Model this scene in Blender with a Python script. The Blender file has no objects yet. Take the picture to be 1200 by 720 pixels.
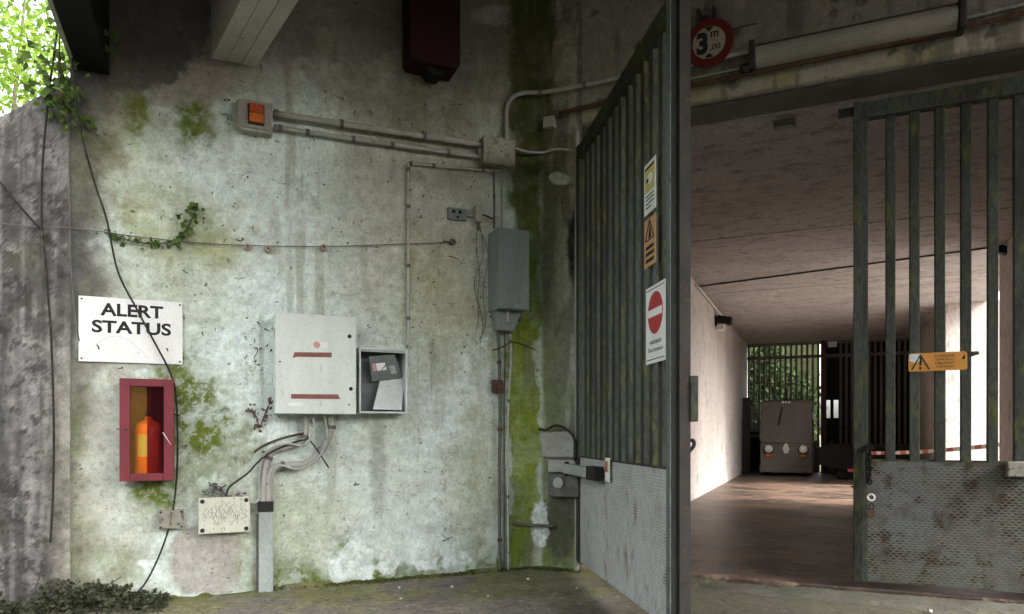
import bpy, math, random
import numpy as np
from mathutils import Vector, Matrix

random.seed(7)
RNG = np.random.default_rng(7)
scene = bpy.context.scene
col = scene.collection

# ---------------------------------------------------------------- camera, sky, sun, exposure
F, CX, HY, H = 825.0, 600.0, 507.0, 1.05          # focal length and horizon in 1200x720 pixels, eye height
cam_d = bpy.data.cameras.new('camera')
cam = bpy.data.objects.new('camera', cam_d)
col.objects.link(cam)
cam.location = (0, 0, H)
cam.rotation_euler = (math.radians(90), 0, 0)
cam_d.sensor_width = 36
cam_d.lens = F / 1200 * 36
cam_d.shift_y = (HY - 360) / 1200
cam_d.clip_end = 2000
scene.camera = cam

SUN_EL, SUN_AZ = math.radians(40), math.radians(121)   # azimuth clockwise from +Y
world = bpy.data.worlds.new('World')
scene.world = world
world.use_nodes = True
wn, wl = world.node_tree.nodes, world.node_tree.links
wn.clear()
sky = wn.new('ShaderNodeTexSky')
sky.sky_type = 'NISHITA'
sky.sun_disc = False
sky.sun_elevation = SUN_EL
sky.sun_rotation = SUN_AZ
sky.air_density = 1.0
sky.dust_density = 6.0
sky.ozone_density = 1.0
hs = wn.new('ShaderNodeHueSaturation')
hs.inputs['Saturation'].default_value = 0.25
bg = wn.new('ShaderNodeBackground')
bg.inputs['Strength'].default_value = 0.15
wo = wn.new('ShaderNodeOutputWorld')
wl.new(sky.outputs[0], hs.inputs['Color'])
wl.new(hs.outputs[0], bg.inputs['Color'])
wl.new(bg.outputs[0], wo.inputs['Surface'])

sun_d = bpy.data.lights.new('sun', 'SUN')
sun_d.energy = 1.1
sun_d.angle = math.radians(14)
sun_d.color = (1.0, 0.97, 0.92)
sun = bpy.data.objects.new('sun', sun_d)
col.objects.link(sun)
sdir = Vector((math.sin(SUN_AZ) * math.cos(SUN_EL), math.cos(SUN_AZ) * math.cos(SUN_EL), math.sin(SUN_EL)))
sun.rotation_euler = sdir.to_track_quat('Z', 'Y').to_euler()
sun.location = sdir * 30

scene.view_settings.view_transform = 'Standard'
scene.view_settings.look = 'None'
scene.view_settings.gamma = 1
scene.view_settings.exposure = 2.95
scene.render.engine = 'CYCLES'
scene.cycles.max_bounces = 8
scene.cycles.diffuse_bounces = 5
scene.cycles.transparent_max_bounces = 8

# ---------------------------------------------------------------- frames of the two walls
class Frame:
    """local x along the wall to the right, y into the wall, z up"""
    def __init__(s, ox, oy, rz):
        s.o = Vector((ox, oy, 0)); s.rz = rz
        s.t = Vector((math.cos(rz), math.sin(rz), 0)); s.n = Vector((-math.sin(rz), math.cos(rz), 0))
    def w(s, u, d, z):
        return s.o + s.t * u + s.n * d + Vector((0, 0, z))
    def hit(s, px, py, d=0.0):
        r = Vector(((px - CX) / F, 1, -(py - HY) / F))
        k = (s.o.dot(s.n) + d) / r.dot(s.n)
        p = r * k
        return ((p - s.o).dot(s.t), p.z + H)
    def rect(s, x0, y0, x1, y1, d=0.0):
        mx, my = (x0 + x1) / 2, (y0 + y1) / 2
        return s.hit(x0, my, d)[0], s.hit(x1, my, d)[0], s.hit(mx, y1, d)[1], s.hit(mx, y0, d)[1]

COR = (0.166, 5.48)
A = Frame(*COR, math.atan2(0.3983, 0.9173))       # weathered wall on the left
B = Frame(*COR, math.atan2(-0.4000, 0.9165))      # portal wall of the tunnel; its local y runs down the tunnel
LEAF_RZ = math.radians(-81.5)
_h = B.w(0.40, -0.03, 0)
G = Frame(_h.x, _h.y, LEAF_RZ)                    # open gate leaf

# ---------------------------------------------------------------- noise in numpy
def vnoise(x, y, seed=0):
    xi, yi = np.floor(x).astype(np.int64), np.floor(y).astype(np.int64)
    fx, fy = x - xi, y - yi
    fx, fy = fx * fx * (3 - 2 * fx), fy * fy * (3 - 2 * fy)
    def h(a, b):
        n = (a * 374761393 + b * 668265263 + seed * 1274126177) & 0xffffffff
        n = ((n ^ (n >> 13)) * 1274126177) & 0xffffffff
        n = n ^ (n >> 16)
        return (n & 0xffffff) / float(0xffffff)
    return (h(xi, yi) * (1 - fx) + h(xi + 1, yi) * fx) * (1 - fy) + (h(xi, yi + 1) * (1 - fx) + h(xi + 1, yi + 1) * fx) * fy

def fbm(x, y, seed=0, octv=5, gain=0.55):
    a, s, t = 1.0, 0.0, 0.0
    for i in range(octv):
        s = s + a * vnoise(x, y, seed + i * 17); t += a
        x, y, a = x * 2.03 + 5.1, y * 2.03 + 3.7, a * gain
    return s / t

def sst(e0, e1, x):
    t = np.clip((x - e0) / (e1 - e0), 0, 1)
    return t * t * (3 - 2 * t)

# ---------------------------------------------------------------- mesh builder
class MB:
    def __init__(s): s.v, s.f = [], []
    def add(s, vs, fs):
        b = len(s.v); s.v += [tuple(p) for p in vs]; s.f += [tuple(b + i for i in f) for f in fs]; return s
    def box(s, x0, x1, y0, y1, z0, z1, m=None):
        vs = [Vector((x, y, z)) for z in (z0, z1) for y in (y0, y1) for x in (x0, x1)]
        if m is not None: vs = [m @ p for p in vs]
        return s.add(vs, [(0, 2, 3, 1), (4, 5, 7, 6), (0, 1, 5, 4), (2, 6, 7, 3), (0, 4, 6, 2), (1, 3, 7, 5)])
    def tube(s, pts, r, seg=8, smooth=0, caps=True):
        P = [Vector(p) for p in pts]
        if smooth: P = spline(P, smooth)
        n = len(P); R = r if isinstance(r, (list, tuple)) else None
        rings = []; prev = None
        for i in range(n):
            t = (P[min(i + 1, n - 1)] - P[max(i - 1, 0)])
            if t.length < 1e-9: t = Vector((0, 0, 1))
            t.normalize()
            if prev is None:
                a = t.cross(Vector((0, 0, 1)) if abs(t.z) < 0.9 else Vector((1, 0, 0)))
            else:
                a = prev - t * prev.dot(t)
            a.normalize(); prev = a; b = t.cross(a)
            if R: k = i / max(n - 1, 1) * (len(R) - 1); j = min(int(k), len(R) - 2); rr = R[j] + (R[j + 1] - R[j]) * (k - j)
            else: rr = r
            rings.append([P[i] + (a * math.cos(q) + b * math.sin(q)) * rr for q in [2 * math.pi * m / seg for m in range(seg)]])
        vs = [p for g in rings for p in g]; fs = []
        for i in range(n - 1):
            for m in range(seg):
                m2 = (m + 1) % seg
                fs.append((i * seg + m, i * seg + m2, (i + 1) * seg + m2, (i + 1) * seg + m))
        if caps: fs += [tuple(range(seg))[::-1], tuple((n - 1) * seg + m for m in range(seg))]
        return s.add(vs, fs)
    def cyl(s, p0, p1, r, seg=16): return s.tube([p0, p1], r, seg)
    def lathe(s, prof, seg=24, m=None):
        vs = []; fs = []
        for r, z in prof:
            for k in range(seg):
                q = 2 * math.pi * k / seg; p = Vector((r * math.cos(q), r * math.sin(q), z)); vs.append(m @ p if m is not None else p)
        for i in range(len(prof) - 1):
            for k in range(seg):
                k2 = (k + 1) % seg; fs.append((i * seg + k, i * seg + k2, (i + 1) * seg + k2, (i + 1) * seg + k))
        fs += [tuple(range(seg))[::-1], tuple((len(prof) - 1) * seg + k for k in range(seg))]
        return s.add(vs, fs)
    def prism(s, poly, y0, y1):                    # polygon in x,z extruded along y
        n = len(poly)
        vs = [(x, y0, z) for x, z in poly] + [(x, y1, z) for x, z in poly]
        fs = [tuple(range(n)), tuple(range(2 * n - 1, n - 1, -1))]
        fs += [(i, n + i, n + (i + 1) % n, (i + 1) % n) for i in range(n)]
        return s.add(vs, fs)
    def prism_yz(s, poly, x0, x1):
        n = len(poly)
        vs = [(x0, y, z) for y, z in poly] + [(x1, y, z) for y, z in poly]
        fs = [tuple(range(n)), tuple(range(2 * n - 1, n - 1, -1))]
        fs += [(i, n + i, n + (i + 1) % n, (i + 1) % n) for i in range(n)]
        return s.add(vs, fs)
    def leaf(s, p, d, nrm, size, w=0.6):
        p, d, nrm = Vector(p), Vector(d).normalized(), Vector(nrm)
        e = d.cross(nrm)
        if e.length < 1e-4: e = d.cross(Vector((0.3, 0.9, 0.2)))
        e.normalize(); nn = e.cross(d)
        a, c = p, p + d * size
        l = p + d * size * 0.42 + e * size * w * 0.5 + nn * size * 0.1
        r = p + d * size * 0.42 - e * size * w * 0.5 + nn * size * 0.1
        return s.add([a, l, c, r], [(0, 1, 2), (0, 2, 3)])
    def mesh(s, name):
        me = bpy.data.meshes.new(name); me.from_pydata(s.v, [], s.f); me.update(); return me
    def build(s, name, mat, parent=None, bevel=0, smooth=False, seg=2):
        o = bpy.data.objects.new(name, s.mesh(name)); col.objects.link(o)
        o.data.materials.append(mat)
        if parent is not None: o.parent = parent
        if smooth:
            for p in o.data.polygons: p.use_smooth = len(p.vertices) <= 4
        fix_normals(o.data)
        if bevel:
            md = o.modifiers.new('bevel', 'BEVEL'); md.width = bevel; md.segments = seg; md.limit_method = 'ANGLE'
        return o

def fix_normals(me):
    import bmesh
    if len(me.polygons) > 40000: return
    bm = bmesh.new(); bm.from_mesh(me); bmesh.ops.recalc_face_normals(bm, faces=bm.faces); bm.to_mesh(me); bm.free()

def spline(P, k):
    out = []
    n = len(P)
    for i in range(n - 1):
        p0, p1, p2, p3 = P[max(i - 1, 0)], P[i], P[i + 1], P[min(i + 2, n - 1)]
        for j in range(k):
            t = j / k
            out.append(0.5 * ((2 * p1) + (p2 - p0) * t + (2 * p0 - 5 * p1 + 4 * p2 - p3) * t * t + (3 * p1 - p0 - 3 * p2 + p3) * t ** 3))
    out.append(P[-1])
    return out

def tag(o, label=None, cat=None, group=None, kind=None):
    if label: o['label'] = label
    if cat: o['category'] = cat
    if group: o['group'] = group
    if kind: o['kind'] = kind
    return o

def thing(name, label, cat, fr=None, u=0, d=0, z=0, group=None, rz=None):
    o = bpy.data.objects.new(name, None); col.objects.link(o)
    o.empty_display_size = 0.1
    if fr is not None:
        o.location = fr.w(u, d, z); o.rotation_euler = (0, 0, fr.rz if rz is None else rz)
    return tag(o, label, cat, group)

def copy_tree(o, parent=None):
    c = o.copy(); col.objects.link(c); c.parent = parent
    for ch in list(o.children): copy_tree(ch, c)
    return c

# ---------------------------------------------------------------- materials
def new_mat(name):
    m = bpy.data.materials.new(name); m.use_nodes = True
    nt = m.node_tree; nt.nodes.clear()
    out = nt.nodes.new('ShaderNodeOutputMaterial'); b = nt.nodes.new('ShaderNodeBsdfPrincipled')
    nt.links.new(b.outputs[0], out.inputs['Surface'])
    return m, nt, b, out

def node(nt, t, **kw):
    n = nt.nodes.new(t)
    for k, v in kw.items(): setattr(n, k, v)
    return n

def noise_n(nt, vec, scale, detail=6, rough=0.6, dist=0.0):
    n = node(nt, 'ShaderNodeTexNoise'); n.inputs['Scale'].default_value = scale
    n.inputs['Detail'].default_value = detail; n.inputs['Roughness'].default_value = rough; n.inputs['Distortion'].default_value = dist
    if vec is not None: nt.links.new(vec, n.inputs['Vector'])
    return n.outputs['Fac']

def ramp(nt, fac, a, b):
    n = node(nt, 'ShaderNodeMapRange'); n.inputs['From Min'].default_value = a; n.inputs['From Max'].default_value = b
    nt.links.new(fac, n.inputs['Value']); return n.outputs['Result']

def mixc(nt, fac, a, b, mode='MIX'):
    n = node(nt, 'ShaderNodeMix', data_type='RGBA', blend_type=mode)
    for sock, val in ((n.inputs[0], fac), (n.inputs[6], a), (n.inputs[7], b)):
        if hasattr(val, 'links'): nt.links.new(val, sock)
        elif isinstance(val, (int, float)): sock.default_value = val
        else: sock.default_value = (*val, 1)
    return n.outputs[2]

def bump(nt, b, h, strength, dist=0.01):
    n = node(nt, 'ShaderNodeBump'); n.inputs['Strength'].default_value = strength; n.inputs['Distance'].default_value = dist
    nt.links.new(h, n.inputs['Height']); nt.links.new(n.outputs[0], b.inputs['Normal'])

def worn(name, c1, c2, c3=None, scale=6, rough=0.6, metal=0.0, t3=(0.58, 0.66), bmp=0.25, stretch=(1, 1, 1), t2=(0.35, 0.65), fine=0.25):
    """paint or metal with large blotches (c2) and sharp-edged worn spots (c3)"""
    m, nt, b, out = new_mat(name)
    tc = node(nt, 'ShaderNodeTexCoord'); oi = node(nt, 'ShaderNodeObjectInfo')
    mp = node(nt, 'ShaderNodeMapping'); mp.inputs['Scale'].default_value = stretch
    nt.links.new(tc.outputs['Object'], mp.inputs['Vector'])
    ad = node(nt, 'ShaderNodeVectorMath', operation='ADD')
    ml = node(nt, 'ShaderNodeMath', operation='MULTIPLY'); ml.inputs[1].default_value = 37.0
    nt.links.new(oi.outputs['Random'], ml.inputs[0])
    nt.links.new(mp.outputs[0], ad.inputs[0]); nt.links.new(ml.outputs[0], ad.inputs[1])
    v = ad.outputs[0]
    n1 = noise_n(nt, v, scale); n2 = noise_n(nt, v, scale * 4.3, 8, 0.65); n3 = noise_n(nt, v, scale * 22, 4, 0.7)
    c = mixc(nt, ramp(nt, n1, *t2), c1, c2)
    if c3 is not None: c = mixc(nt, ramp(nt, n2, *t3), c, c3)
    g = mixc(nt, ramp(nt, n3, 0.3, 0.7), (1 - fine,) * 3, (1 + fine * 0.4,) * 3)
    c = mixc(nt, 1.0, c, g, 'MULTIPLY')
    nt.links.new(c, b.inputs['Base Color'])
    b.inputs['Metallic'].default_value = metal
    b.inputs['Specular IOR Level'].default_value = 0.5 if rough < 0.45 else 0.15
    rr = node(nt, 'ShaderNodeMapRange'); rr.inputs['To Min'].default_value = max(rough - 0.12, 0.05); rr.inputs['To Max'].default_value = min(rough + 0.18, 1)
    nt.links.new(n2, rr.inputs['Value']); nt.links.new(rr.outputs[0], b.inputs['Roughness'])
    bump(nt, b, n2, bmp, 0.004)
    return m

def painted(name, rough=0.92, fine=0.24, bscale=60, bstr=0.5, bdist=0.006, streak=0.0):
    """concrete whose stain colours are stored in the Col attribute of the mesh"""
    m, nt, b, out = new_mat(name)
    at = node(nt, 'ShaderNodeAttribute', attribute_name='Col')
    tc = node(nt, 'ShaderNodeTexCoord'); v = tc.outputs['Object']
    n1 = noise_n(nt, v, bscale, 8, 0.7); n2 = noise_n(nt, v, bscale * 0.22, 8, 0.7); n3 = noise_n(nt, v, bscale * 2.6, 3, 0.6)
    g = mixc(nt, ramp(nt, n1, 0.28, 0.72), (1 - fine,) * 3, (1 + fine * 0.55,) * 3)
    c = mixc(nt, 1.0, at.outputs['Color'], g, 'MULTIPLY')
    g2 = mixc(nt, ramp(nt, n2, 0.3, 0.7), (1 - fine * 0.6,) * 3, (1 + fine * 0.35,) * 3)
    c = mixc(nt, 1.0, c, g2, 'MULTIPLY')
    n4 = noise_n(nt, v, bscale * 0.45, 10, 0.78, 0.4)
    c = mixc(nt, ramp(nt, n4, 0.545, 0.575), c, mixc(nt, 1.0, c, (0.82, 0.80, 0.75), 'MULTIPLY'))
    n5 = noise_n(nt, v, bscale * 0.3, 10, 0.8, 0.3)
    c = mixc(nt, ramp(nt, n5, 0.60, 0.62), c, mixc(nt, 1.0, c, (0.72, 0.70, 0.65), 'MULTIPLY'))
    c = mixc(nt, ramp(nt, n5, 0.42, 0.40), c, mixc(nt, 1.0, c, (1.16, 1.17, 1.17), 'MULTIPLY'))
    vo = node(nt, 'ShaderNodeTexVoronoi'); vo.inputs['Scale'].default_value = bscale * 0.55
    nt.links.new(v, vo.inputs['Vector'])
    pit = ramp(nt, vo.outputs['Distance'], 0.07, 0.03)
    pm = node(nt, 'ShaderNodeMath', operation='MULTIPLY'); nt.links.new(pit, pm.inputs[0]); nt.links.new(ramp(nt, n2, 0.66, 0.74), pm.inputs[1])
    c = mixc(nt, pm.outputs[0], c, (0.05, 0.045, 0.035))
    nt.links.new(c, b.inputs['Base Color'])
    b.inputs['Roughness'].default_value = rough
    b.inputs['Specular IOR Level'].default_value = 0.25
    sm = node(nt, 'ShaderNodeMath', operation='ADD'); nt.links.new(n1, sm.inputs[0])
    s2 = node(nt, 'ShaderNodeMath', operation='MULTIPLY'); s2.inputs[1].default_value = 2.0
    nt.links.new(n2, s2.inputs[0]); nt.links.new(s2.outputs[0], sm.inputs[1])
    bump(nt, b, sm.outputs[0], bstr, bdist)
    return m

M = {}
M['wall'] = painted('wall_concrete')
M['ground'] = painted('ground_asphalt', rough=0.85, fine=0.5, bscale=90, bstr=0.8)
M['conc'] = worn('bare_concrete', (0.16, 0.15, 0.135), (0.11, 0.105, 0.095), (0.05, 0.047, 0.04), scale=2.5, rough=0.9, t3=(0.62, 0.72), bmp=0.5)
M['beam'] = worn('beam_concrete', (0.52, 0.49, 0.45), (0.42, 0.395, 0.36), (0.07, 0.065, 0.06), scale=3, rough=0.9, t3=(0.66, 0.72), bmp=0.6)
M['tun_wall'] = worn('tunnel_plaster', (0.58, 0.525, 0.485), (0.47, 0.42, 0.385), (0.31, 0.275, 0.25), scale=1.1, rough=0.9, t3=(0.56, 0.70), bmp=0.6, stretch=(1, 1, .5), fine=.35)
M['tun_white'] = worn('alcove_plaster', (0.52, 0.475, 0.45), (0.46, 0.415, 0.39), (0.38, 0.335, 0.31), scale=0.8, rough=0.9, t3=(0.62, 0.75), bmp=0.3)
M['tun_ceil'] = worn('tunnel_ceiling', (0.46, 0.425, 0.40), (0.38, 0.35, 0.33), (0.24, 0.22, 0.205), scale=1.5, rough=0.9, t3=(0.52, 0.66), bmp=0.8, stretch=(0.75, 1.35, 1), fine=.4)
M['tun_floor'] = worn('tunnel_floor', (0.17, 0.108, 0.075), (0.052, 0.034, 0.026), (0.30, 0.21, 0.155), scale=1.7, rough=0.40, t3=(0.55, 0.63), bmp=0.6, stretch=(0.75, 1.3, 1), t2=(0.44, 0.56), fine=.55)
M['pad'] = worn('pale_bounce_pad', (0.55, 0.50, 0.46), (0.47, 0.425, 0.39), (0.36, 0.32, 0.29), scale=1.2, rough=0.9)
M['gate'] = worn('gate_green_paint', (0.062, 0.070, 0.060), (0.034, 0.034, 0.027), (0.085, 0.09, 0.030), scale=2.6, rough=0.7, t3=(0.53, 0.66), bmp=0.6, stretch=(1, 1, 0.35), fine=0.55)
M['gate_dark'] = worn('gate_dark_stile', (0.022, 0.026, 0.021), (0.034, 0.038, 0.030), (0.015, 0.014, 0.012), scale=3, rough=0.7, bmp=0.4, stretch=(1, 1, 0.35), fine=.4)
M['gate_edge'] = worn('gate_grey_stile', (0.17, 0.19, 0.185), (0.10, 0.115, 0.105), (0.09, 0.05, 0.035), scale=3, rough=0.65, fine=.4, t3=(0.60, 0.67), bmp=0.3, stretch=(1, 1, 0.35))
M['gate_panel'] = worn('gate_panel_sheet', (0.11, 0.115, 0.11), (0.07, 0.065, 0.045), (0.045, 0.03, 0.022), scale=2.0, rough=0.85, t3=(0.51, 0.61), bmp=0.35)
M['gate_panel_pale'] = worn('gate_panel_pale_sheet', (0.40, 0.41, 0.40), (0.30, 0.305, 0.285), (0.14, 0.10, 0.07), scale=1.6, rough=0.75, t3=(0.56, 0.68), bmp=0.3, stretch=(1, 1, .5))
M['gate_mesh_pale'] = worn('gate_ridges_pale', (0.50, 0.51, 0.49), (0.38, 0.39, 0.34), (0.18, 0.13, 0.09), scale=1.6, rough=0.75, t3=(0.56, 0.68), bmp=0.2, stretch=(1, 1, .5))
M['gate_mesh'] = worn('gate_panel_ridges', (0.17, 0.18, 0.175), (0.12, 0.125, 0.085), (0.075, 0.055, 0.04), scale=2.0, rough=0.9, t3=(0.52, 0.62), bmp=0.2)
M['red_dark'] = worn('dark_red_metal', (0.028, 0.006, 0.006), (0.02, 0.005, 0.005), (0.015, 0.006, 0.006), scale=4, rough=0.6)
M['red_cab'] = worn('cabinet_red_paint', (0.19, 0.036, 0.044), (0.14, 0.03, 0.036), (0.25, 0.11, 0.105), scale=8, rough=0.5, t3=(0.66, 0.74), bmp=0.15)
M['red_in'] = worn('cabinet_inner_red', (0.035, 0.006, 0.007), (0.025, 0.005, 0.005), None, scale=8, rough=0.7)
M['ext_red'] = worn('extinguisher_red', (0.66, 0.15, 0.015), (0.60, 0.13, 0.014), None, scale=6, rough=0.35, bmp=0.05, fine=0.1)
M['black'] = worn('black_plastic', (0.015, 0.015, 0.015), (0.022, 0.021, 0.02), (0.05, 0.045, 0.04), scale=8, rough=0.5, t3=(0.62, 0.75))
M['black_metal'] = worn('black_fascia', (0.006, 0.006, 0.006), (0.009, 0.009, 0.008), None, scale=5, rough=0.55)
M['white_sign'] = worn('white_sign_enamel', (0.74, 0.74, 0.71), (0.67, 0.67, 0.63), (0.45, 0.43, 0.37), scale=4, rough=0.45, t3=(0.63, 0.78), bmp=0.08, fine=0.12, stretch=(1.8, 1.8, .7))
M['ink'] = worn('black_lettering', (0.012, 0.012, 0.012), (0.025, 0.024, 0.022), None, scale=40, rough=0.5, fine=0.1)
M['cream'] = worn('cream_box_paint', (0.64, 0.68, 0.62), (0.56, 0.60, 0.54), (0.33, 0.34, 0.26), scale=4, rough=0.5, t3=(0.60, 0.74), bmp=0.15, fine=0.18, stretch=(2.2, 2.2, .55))
M['cream_dirty'] = worn('cream_dirty_plastic', (0.58, 0.58, 0.48), (0.50, 0.50, 0.40), (0.10, 0.10, 0.07), scale=9, rough=0.6, t3=(0.58, 0.64), bmp=0.2, stretch=(2.2, 1, 0.7))
M['beige'] = worn('beige_plastic', (0.32, 0.31, 0.26), (0.23, 0.22, 0.17), (0.09, 0.085, 0.06), scale=9, rough=0.7, t3=(0.54, 0.64))
M['pipe'] = worn('grey_conduit', (0.385, 0.38, 0.34), (0.285, 0.28, 0.25), (0.09, 0.08, 0.065), scale=10, rough=0.6, t3=(0.60, 0.68))
M['pipe_pale'] = worn('pale_conduit', (0.48, 0.49, 0.45), (0.36, 0.365, 0.33), (0.10, 0.095, 0.07), scale=9, rough=0.55, t3=(0.58, 0.66))
M['pipe_dark'] = worn('dark_conduit', (0.10, 0.095, 0.08), (0.16, 0.155, 0.14), (0.05, 0.035, 0.025), scale=10, rough=0.65)
M['rust'] = worn('rusty_steel', (0.075, 0.04, 0.03), (0.11, 0.065, 0.048), (0.045, 0.03, 0.024), scale=9, rough=0.85)
M['grey_box'] = worn('grey_green_cabinet', (0.20, 0.225, 0.215), (0.165, 0.185, 0.175), (0.09, 0.09, 0.075), scale=4, rough=0.5, t3=(0.60, 0.74), bmp=0.2, fine=0.22, stretch=(2, 2, .6))
M['trunk_box'] = worn('grey_trunking', (0.36, 0.39, 0.37), (0.28, 0.305, 0.28), (0.15, 0.15, 0.12), scale=5, rough=0.5, t3=(0.64, 0.74), stretch=(1, 1, 0.4))
M['alu'] = worn('bare_aluminium', (0.62, 0.64, 0.63), (0.50, 0.52, 0.51), (0.30, 0.30, 0.28), scale=6, rough=0.38, metal=0.75, t3=(0.66, 0.78), bmp=0.1)
M['grey_sheet'] = worn('grey_painted_sheet', (0.17, 0.19, 0.185), (0.13, 0.145, 0.14), (0.26, 0.27, 0.25), scale=8, rough=0.5, t3=(0.66, 0.76))
M['maroon_tape'] = worn('maroon_label_tape', (0.25, 0.10, 0.085), (0.20, 0.08, 0.07), (0.33, 0.22, 0.19), scale=30, rough=0.6, t3=(0.60, 0.70))
M['pink'] = worn('faded_pink_print', (0.62, 0.30, 0.27), (0.55, 0.33, 0.30), None, scale=20, rough=0.6)
M['orange_lens'] = worn('orange_lamp_lens', (0.55, 0.15, 0.012), (0.48, 0.10, 0.01), None, scale=18, rough=0.25, fine=0.1)
M['yellow_sign'] = worn('yellow_print', (0.55, 0.50, 0.16), (0.48, 0.43, 0.14), None, scale=12, rough=0.5)
M['orange_sign'] = worn('orange_print', (0.55, 0.26, 0.055), (0.46, 0.21, 0.05), (0.22, 0.10, 0.04), scale=10, rough=0.5, t3=(0.64, 0.74))
M['tan_sign'] = worn('tan_print', (0.50, 0.30, 0.15), (0.43, 0.255, 0.125), None, scale=10, rough=0.55)
M['red_sign'] = worn('red_sign_paint', (0.42, 0.035, 0.04), (0.36, 0.03, 0.035), None, scale=10, rough=0.4, fine=0.1)
M['red_round'] = worn('weathered_red_rim', (0.13, 0.02, 0.02), (0.10, 0.016, 0.016), (0.06, 0.02, 0.016), scale=6, rough=0.55)
M['round_white'] = worn('weathered_sign_white', (0.36, 0.31, 0.26), (0.28, 0.23, 0.19), (0.14, 0.06, 0.04), scale=14, rough=0.6, t3=(0.60, 0.68))
M['lamp_cover'] = worn('dusty_lamp_cover', (0.34, 0.32, 0.29), (0.25, 0.235, 0.21), (0.13, 0.115, 0.095), scale=5, rough=0.55, t3=(0.62, 0.75), stretch=(0.4, 1, 1))
M['tractor'] = worn('tractor_grey_paint', (0.19, 0.165, 0.148), (0.15, 0.13, 0.117), (0.21, 0.17, 0.14), scale=3, rough=0.6, t3=(0.62, 0.74))
M['tractor_glass'] = worn('dusty_windscreen', (0.12, 0.103, 0.092), (0.14, 0.12, 0.108), None, scale=2, rough=0.42)
M['lens'] = worn('headlamp_lens', (0.75, 0.74, 0.70), (0.62, 0.60, 0.56), None, scale=8, rough=0.2, fine=0.1)
M['rubber'] = worn('black_rubber', (0.008, 0.0075, 0.007), (0.011, 0.010, 0.009), None, scale=6, rough=0.85)
M['dark_steel'] = worn('dark_steel', (0.03, 0.028, 0.026), (0.045, 0.04, 0.036), (0.08, 0.05, 0.035), scale=6, rough=0.6)
M['fence'] = worn('fence_grey_steel', (0.17, 0.16, 0.15), (0.13, 0.12, 0.115), (0.10, 0.07, 0.05), scale=3, rough=0.6)
M['fence_panel'] = worn('fence_panel_steel', (0.13, 0.11, 0.10), (0.10, 0.085, 0.075), (0.13, 0.085, 0.06), scale=2, rough=0.7)
M['white_plastic'] = worn('white_plastic', (0.72, 0.71, 0.68), (0.66, 0.65, 0.61), None, scale=6, rough=0.4, fine=0.1)
M['cable'] = worn('black_cable', (0.022, 0.02, 0.018), (0.045, 0.04, 0.034), (0.09, 0.08, 0.06), scale=14, rough=0.75)
M['wire'] = worn('grey_wire', (0.16, 0.15, 0.13), (0.11, 0.10, 0.085), None, scale=12, rough=0.7)
M['porcelain'] = worn('pinkish_porcelain', (0.45, 0.36, 0.32), (0.33, 0.25, 0.22), (0.06, 0.045, 0.04), scale=22, rough=0.5, t3=(0.56, 0.62))
M['dead'] = worn('dead_ivy', (0.055, 0.042, 0.033), (0.10, 0.075, 0.058), None, scale=20, rough=0.9)
M['dead_leaf'] = worn('dead_ivy_leaf', (0.16, 0.10, 0.075), (0.11, 0.065, 0.05), None, scale=30, rough=0.9)
M['bark'] = worn('tree_bark', (0.09, 0.075, 0.055), (0.06, 0.05, 0.038), None, scale=8, rough=0.9, bmp=0.8, stretch=(1, 1, 0.3))
M['pebble'] = worn('pale_pebble', (0.62, 0.60, 0.56), (0.5, 0.48, 0.44), None, scale=18, rough=0.8)
M['litter'] = worn('leaf_litter', (0.10, 0.065, 0.045), (0.17, 0.12, 0.09), None, scale=20, rough=0.9)
M['moss'] = worn('moss', (0.065, 0.09, 0.018), (0.10, 0.12, 0.03), (0.05, 0.06, 0.015), scale=14, rough=0.95, bmp=1.0)
M['wood_in'] = worn('cabinet_back_board', (0.17, 0.105, 0.052), (0.12, 0.075, 0.038), None, scale=10, rough=0.8)

def leaf_mat(name, c1, c2, trans=0.35):
    m, nt, b, out = new_mat(name)
    g = node(nt, 'ShaderNodeNewGeometry')
    tc = node(nt, 'ShaderNodeTexCoord')
    n = noise_n(nt, tc.outputs['Object'], 5, 3)
    f = node(nt, 'ShaderNodeMath', operation='ADD'); nt.links.new(g.outputs['Random Per Island'], f.inputs[0]); nt.links.new(n, f.inputs[1])
    c = mixc(nt, ramp(nt, f.outputs[0], 0.4, 1.6), c1, c2)
    nt.links.new(c, b.inputs['Base Color']); b.inputs['Roughness'].default_value = 0.8; b.inputs['Specular IOR Level'].default_value = 0.12
    tr = node(nt, 'ShaderNodeBsdfTranslucent'); nt.links.new(mixc(nt, 1.0, c, (1.3, 1.35, 0.7), 'MULTIPLY'), tr.inputs['Color'])
    mx = node(nt, 'ShaderNodeMixShader'); mx.inputs[0].default_value = trans
    nt.links.new(b.outputs[0], mx.inputs[1]); nt.links.new(tr.outputs[0], mx.inputs[2]); nt.links.new(mx.outputs[0], out.inputs['Surface'])
    return m
M['leaf'] = leaf_mat('tree_leaves', (0.055, 0.11, 0.018), (0.16, 0.24, 0.04), 0.45)
M['ivy'] = leaf_mat('ivy_leaves', (0.05, 0.085, 0.02), (0.12, 0.17, 0.05), 0.25)
M['ivy_dark'] = leaf_mat('dark_ivy_leaves', (0.018, 0.022, 0.010), (0.10, 0.105, 0.065), 0.15)
M['bush'] = leaf_mat('shaded_bush_leaves', (0.006, 0.013, 0.003), (0.03, 0.05, 0.010), 0.08)  # leaf colour darkened to put the far trees in shade

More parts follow.
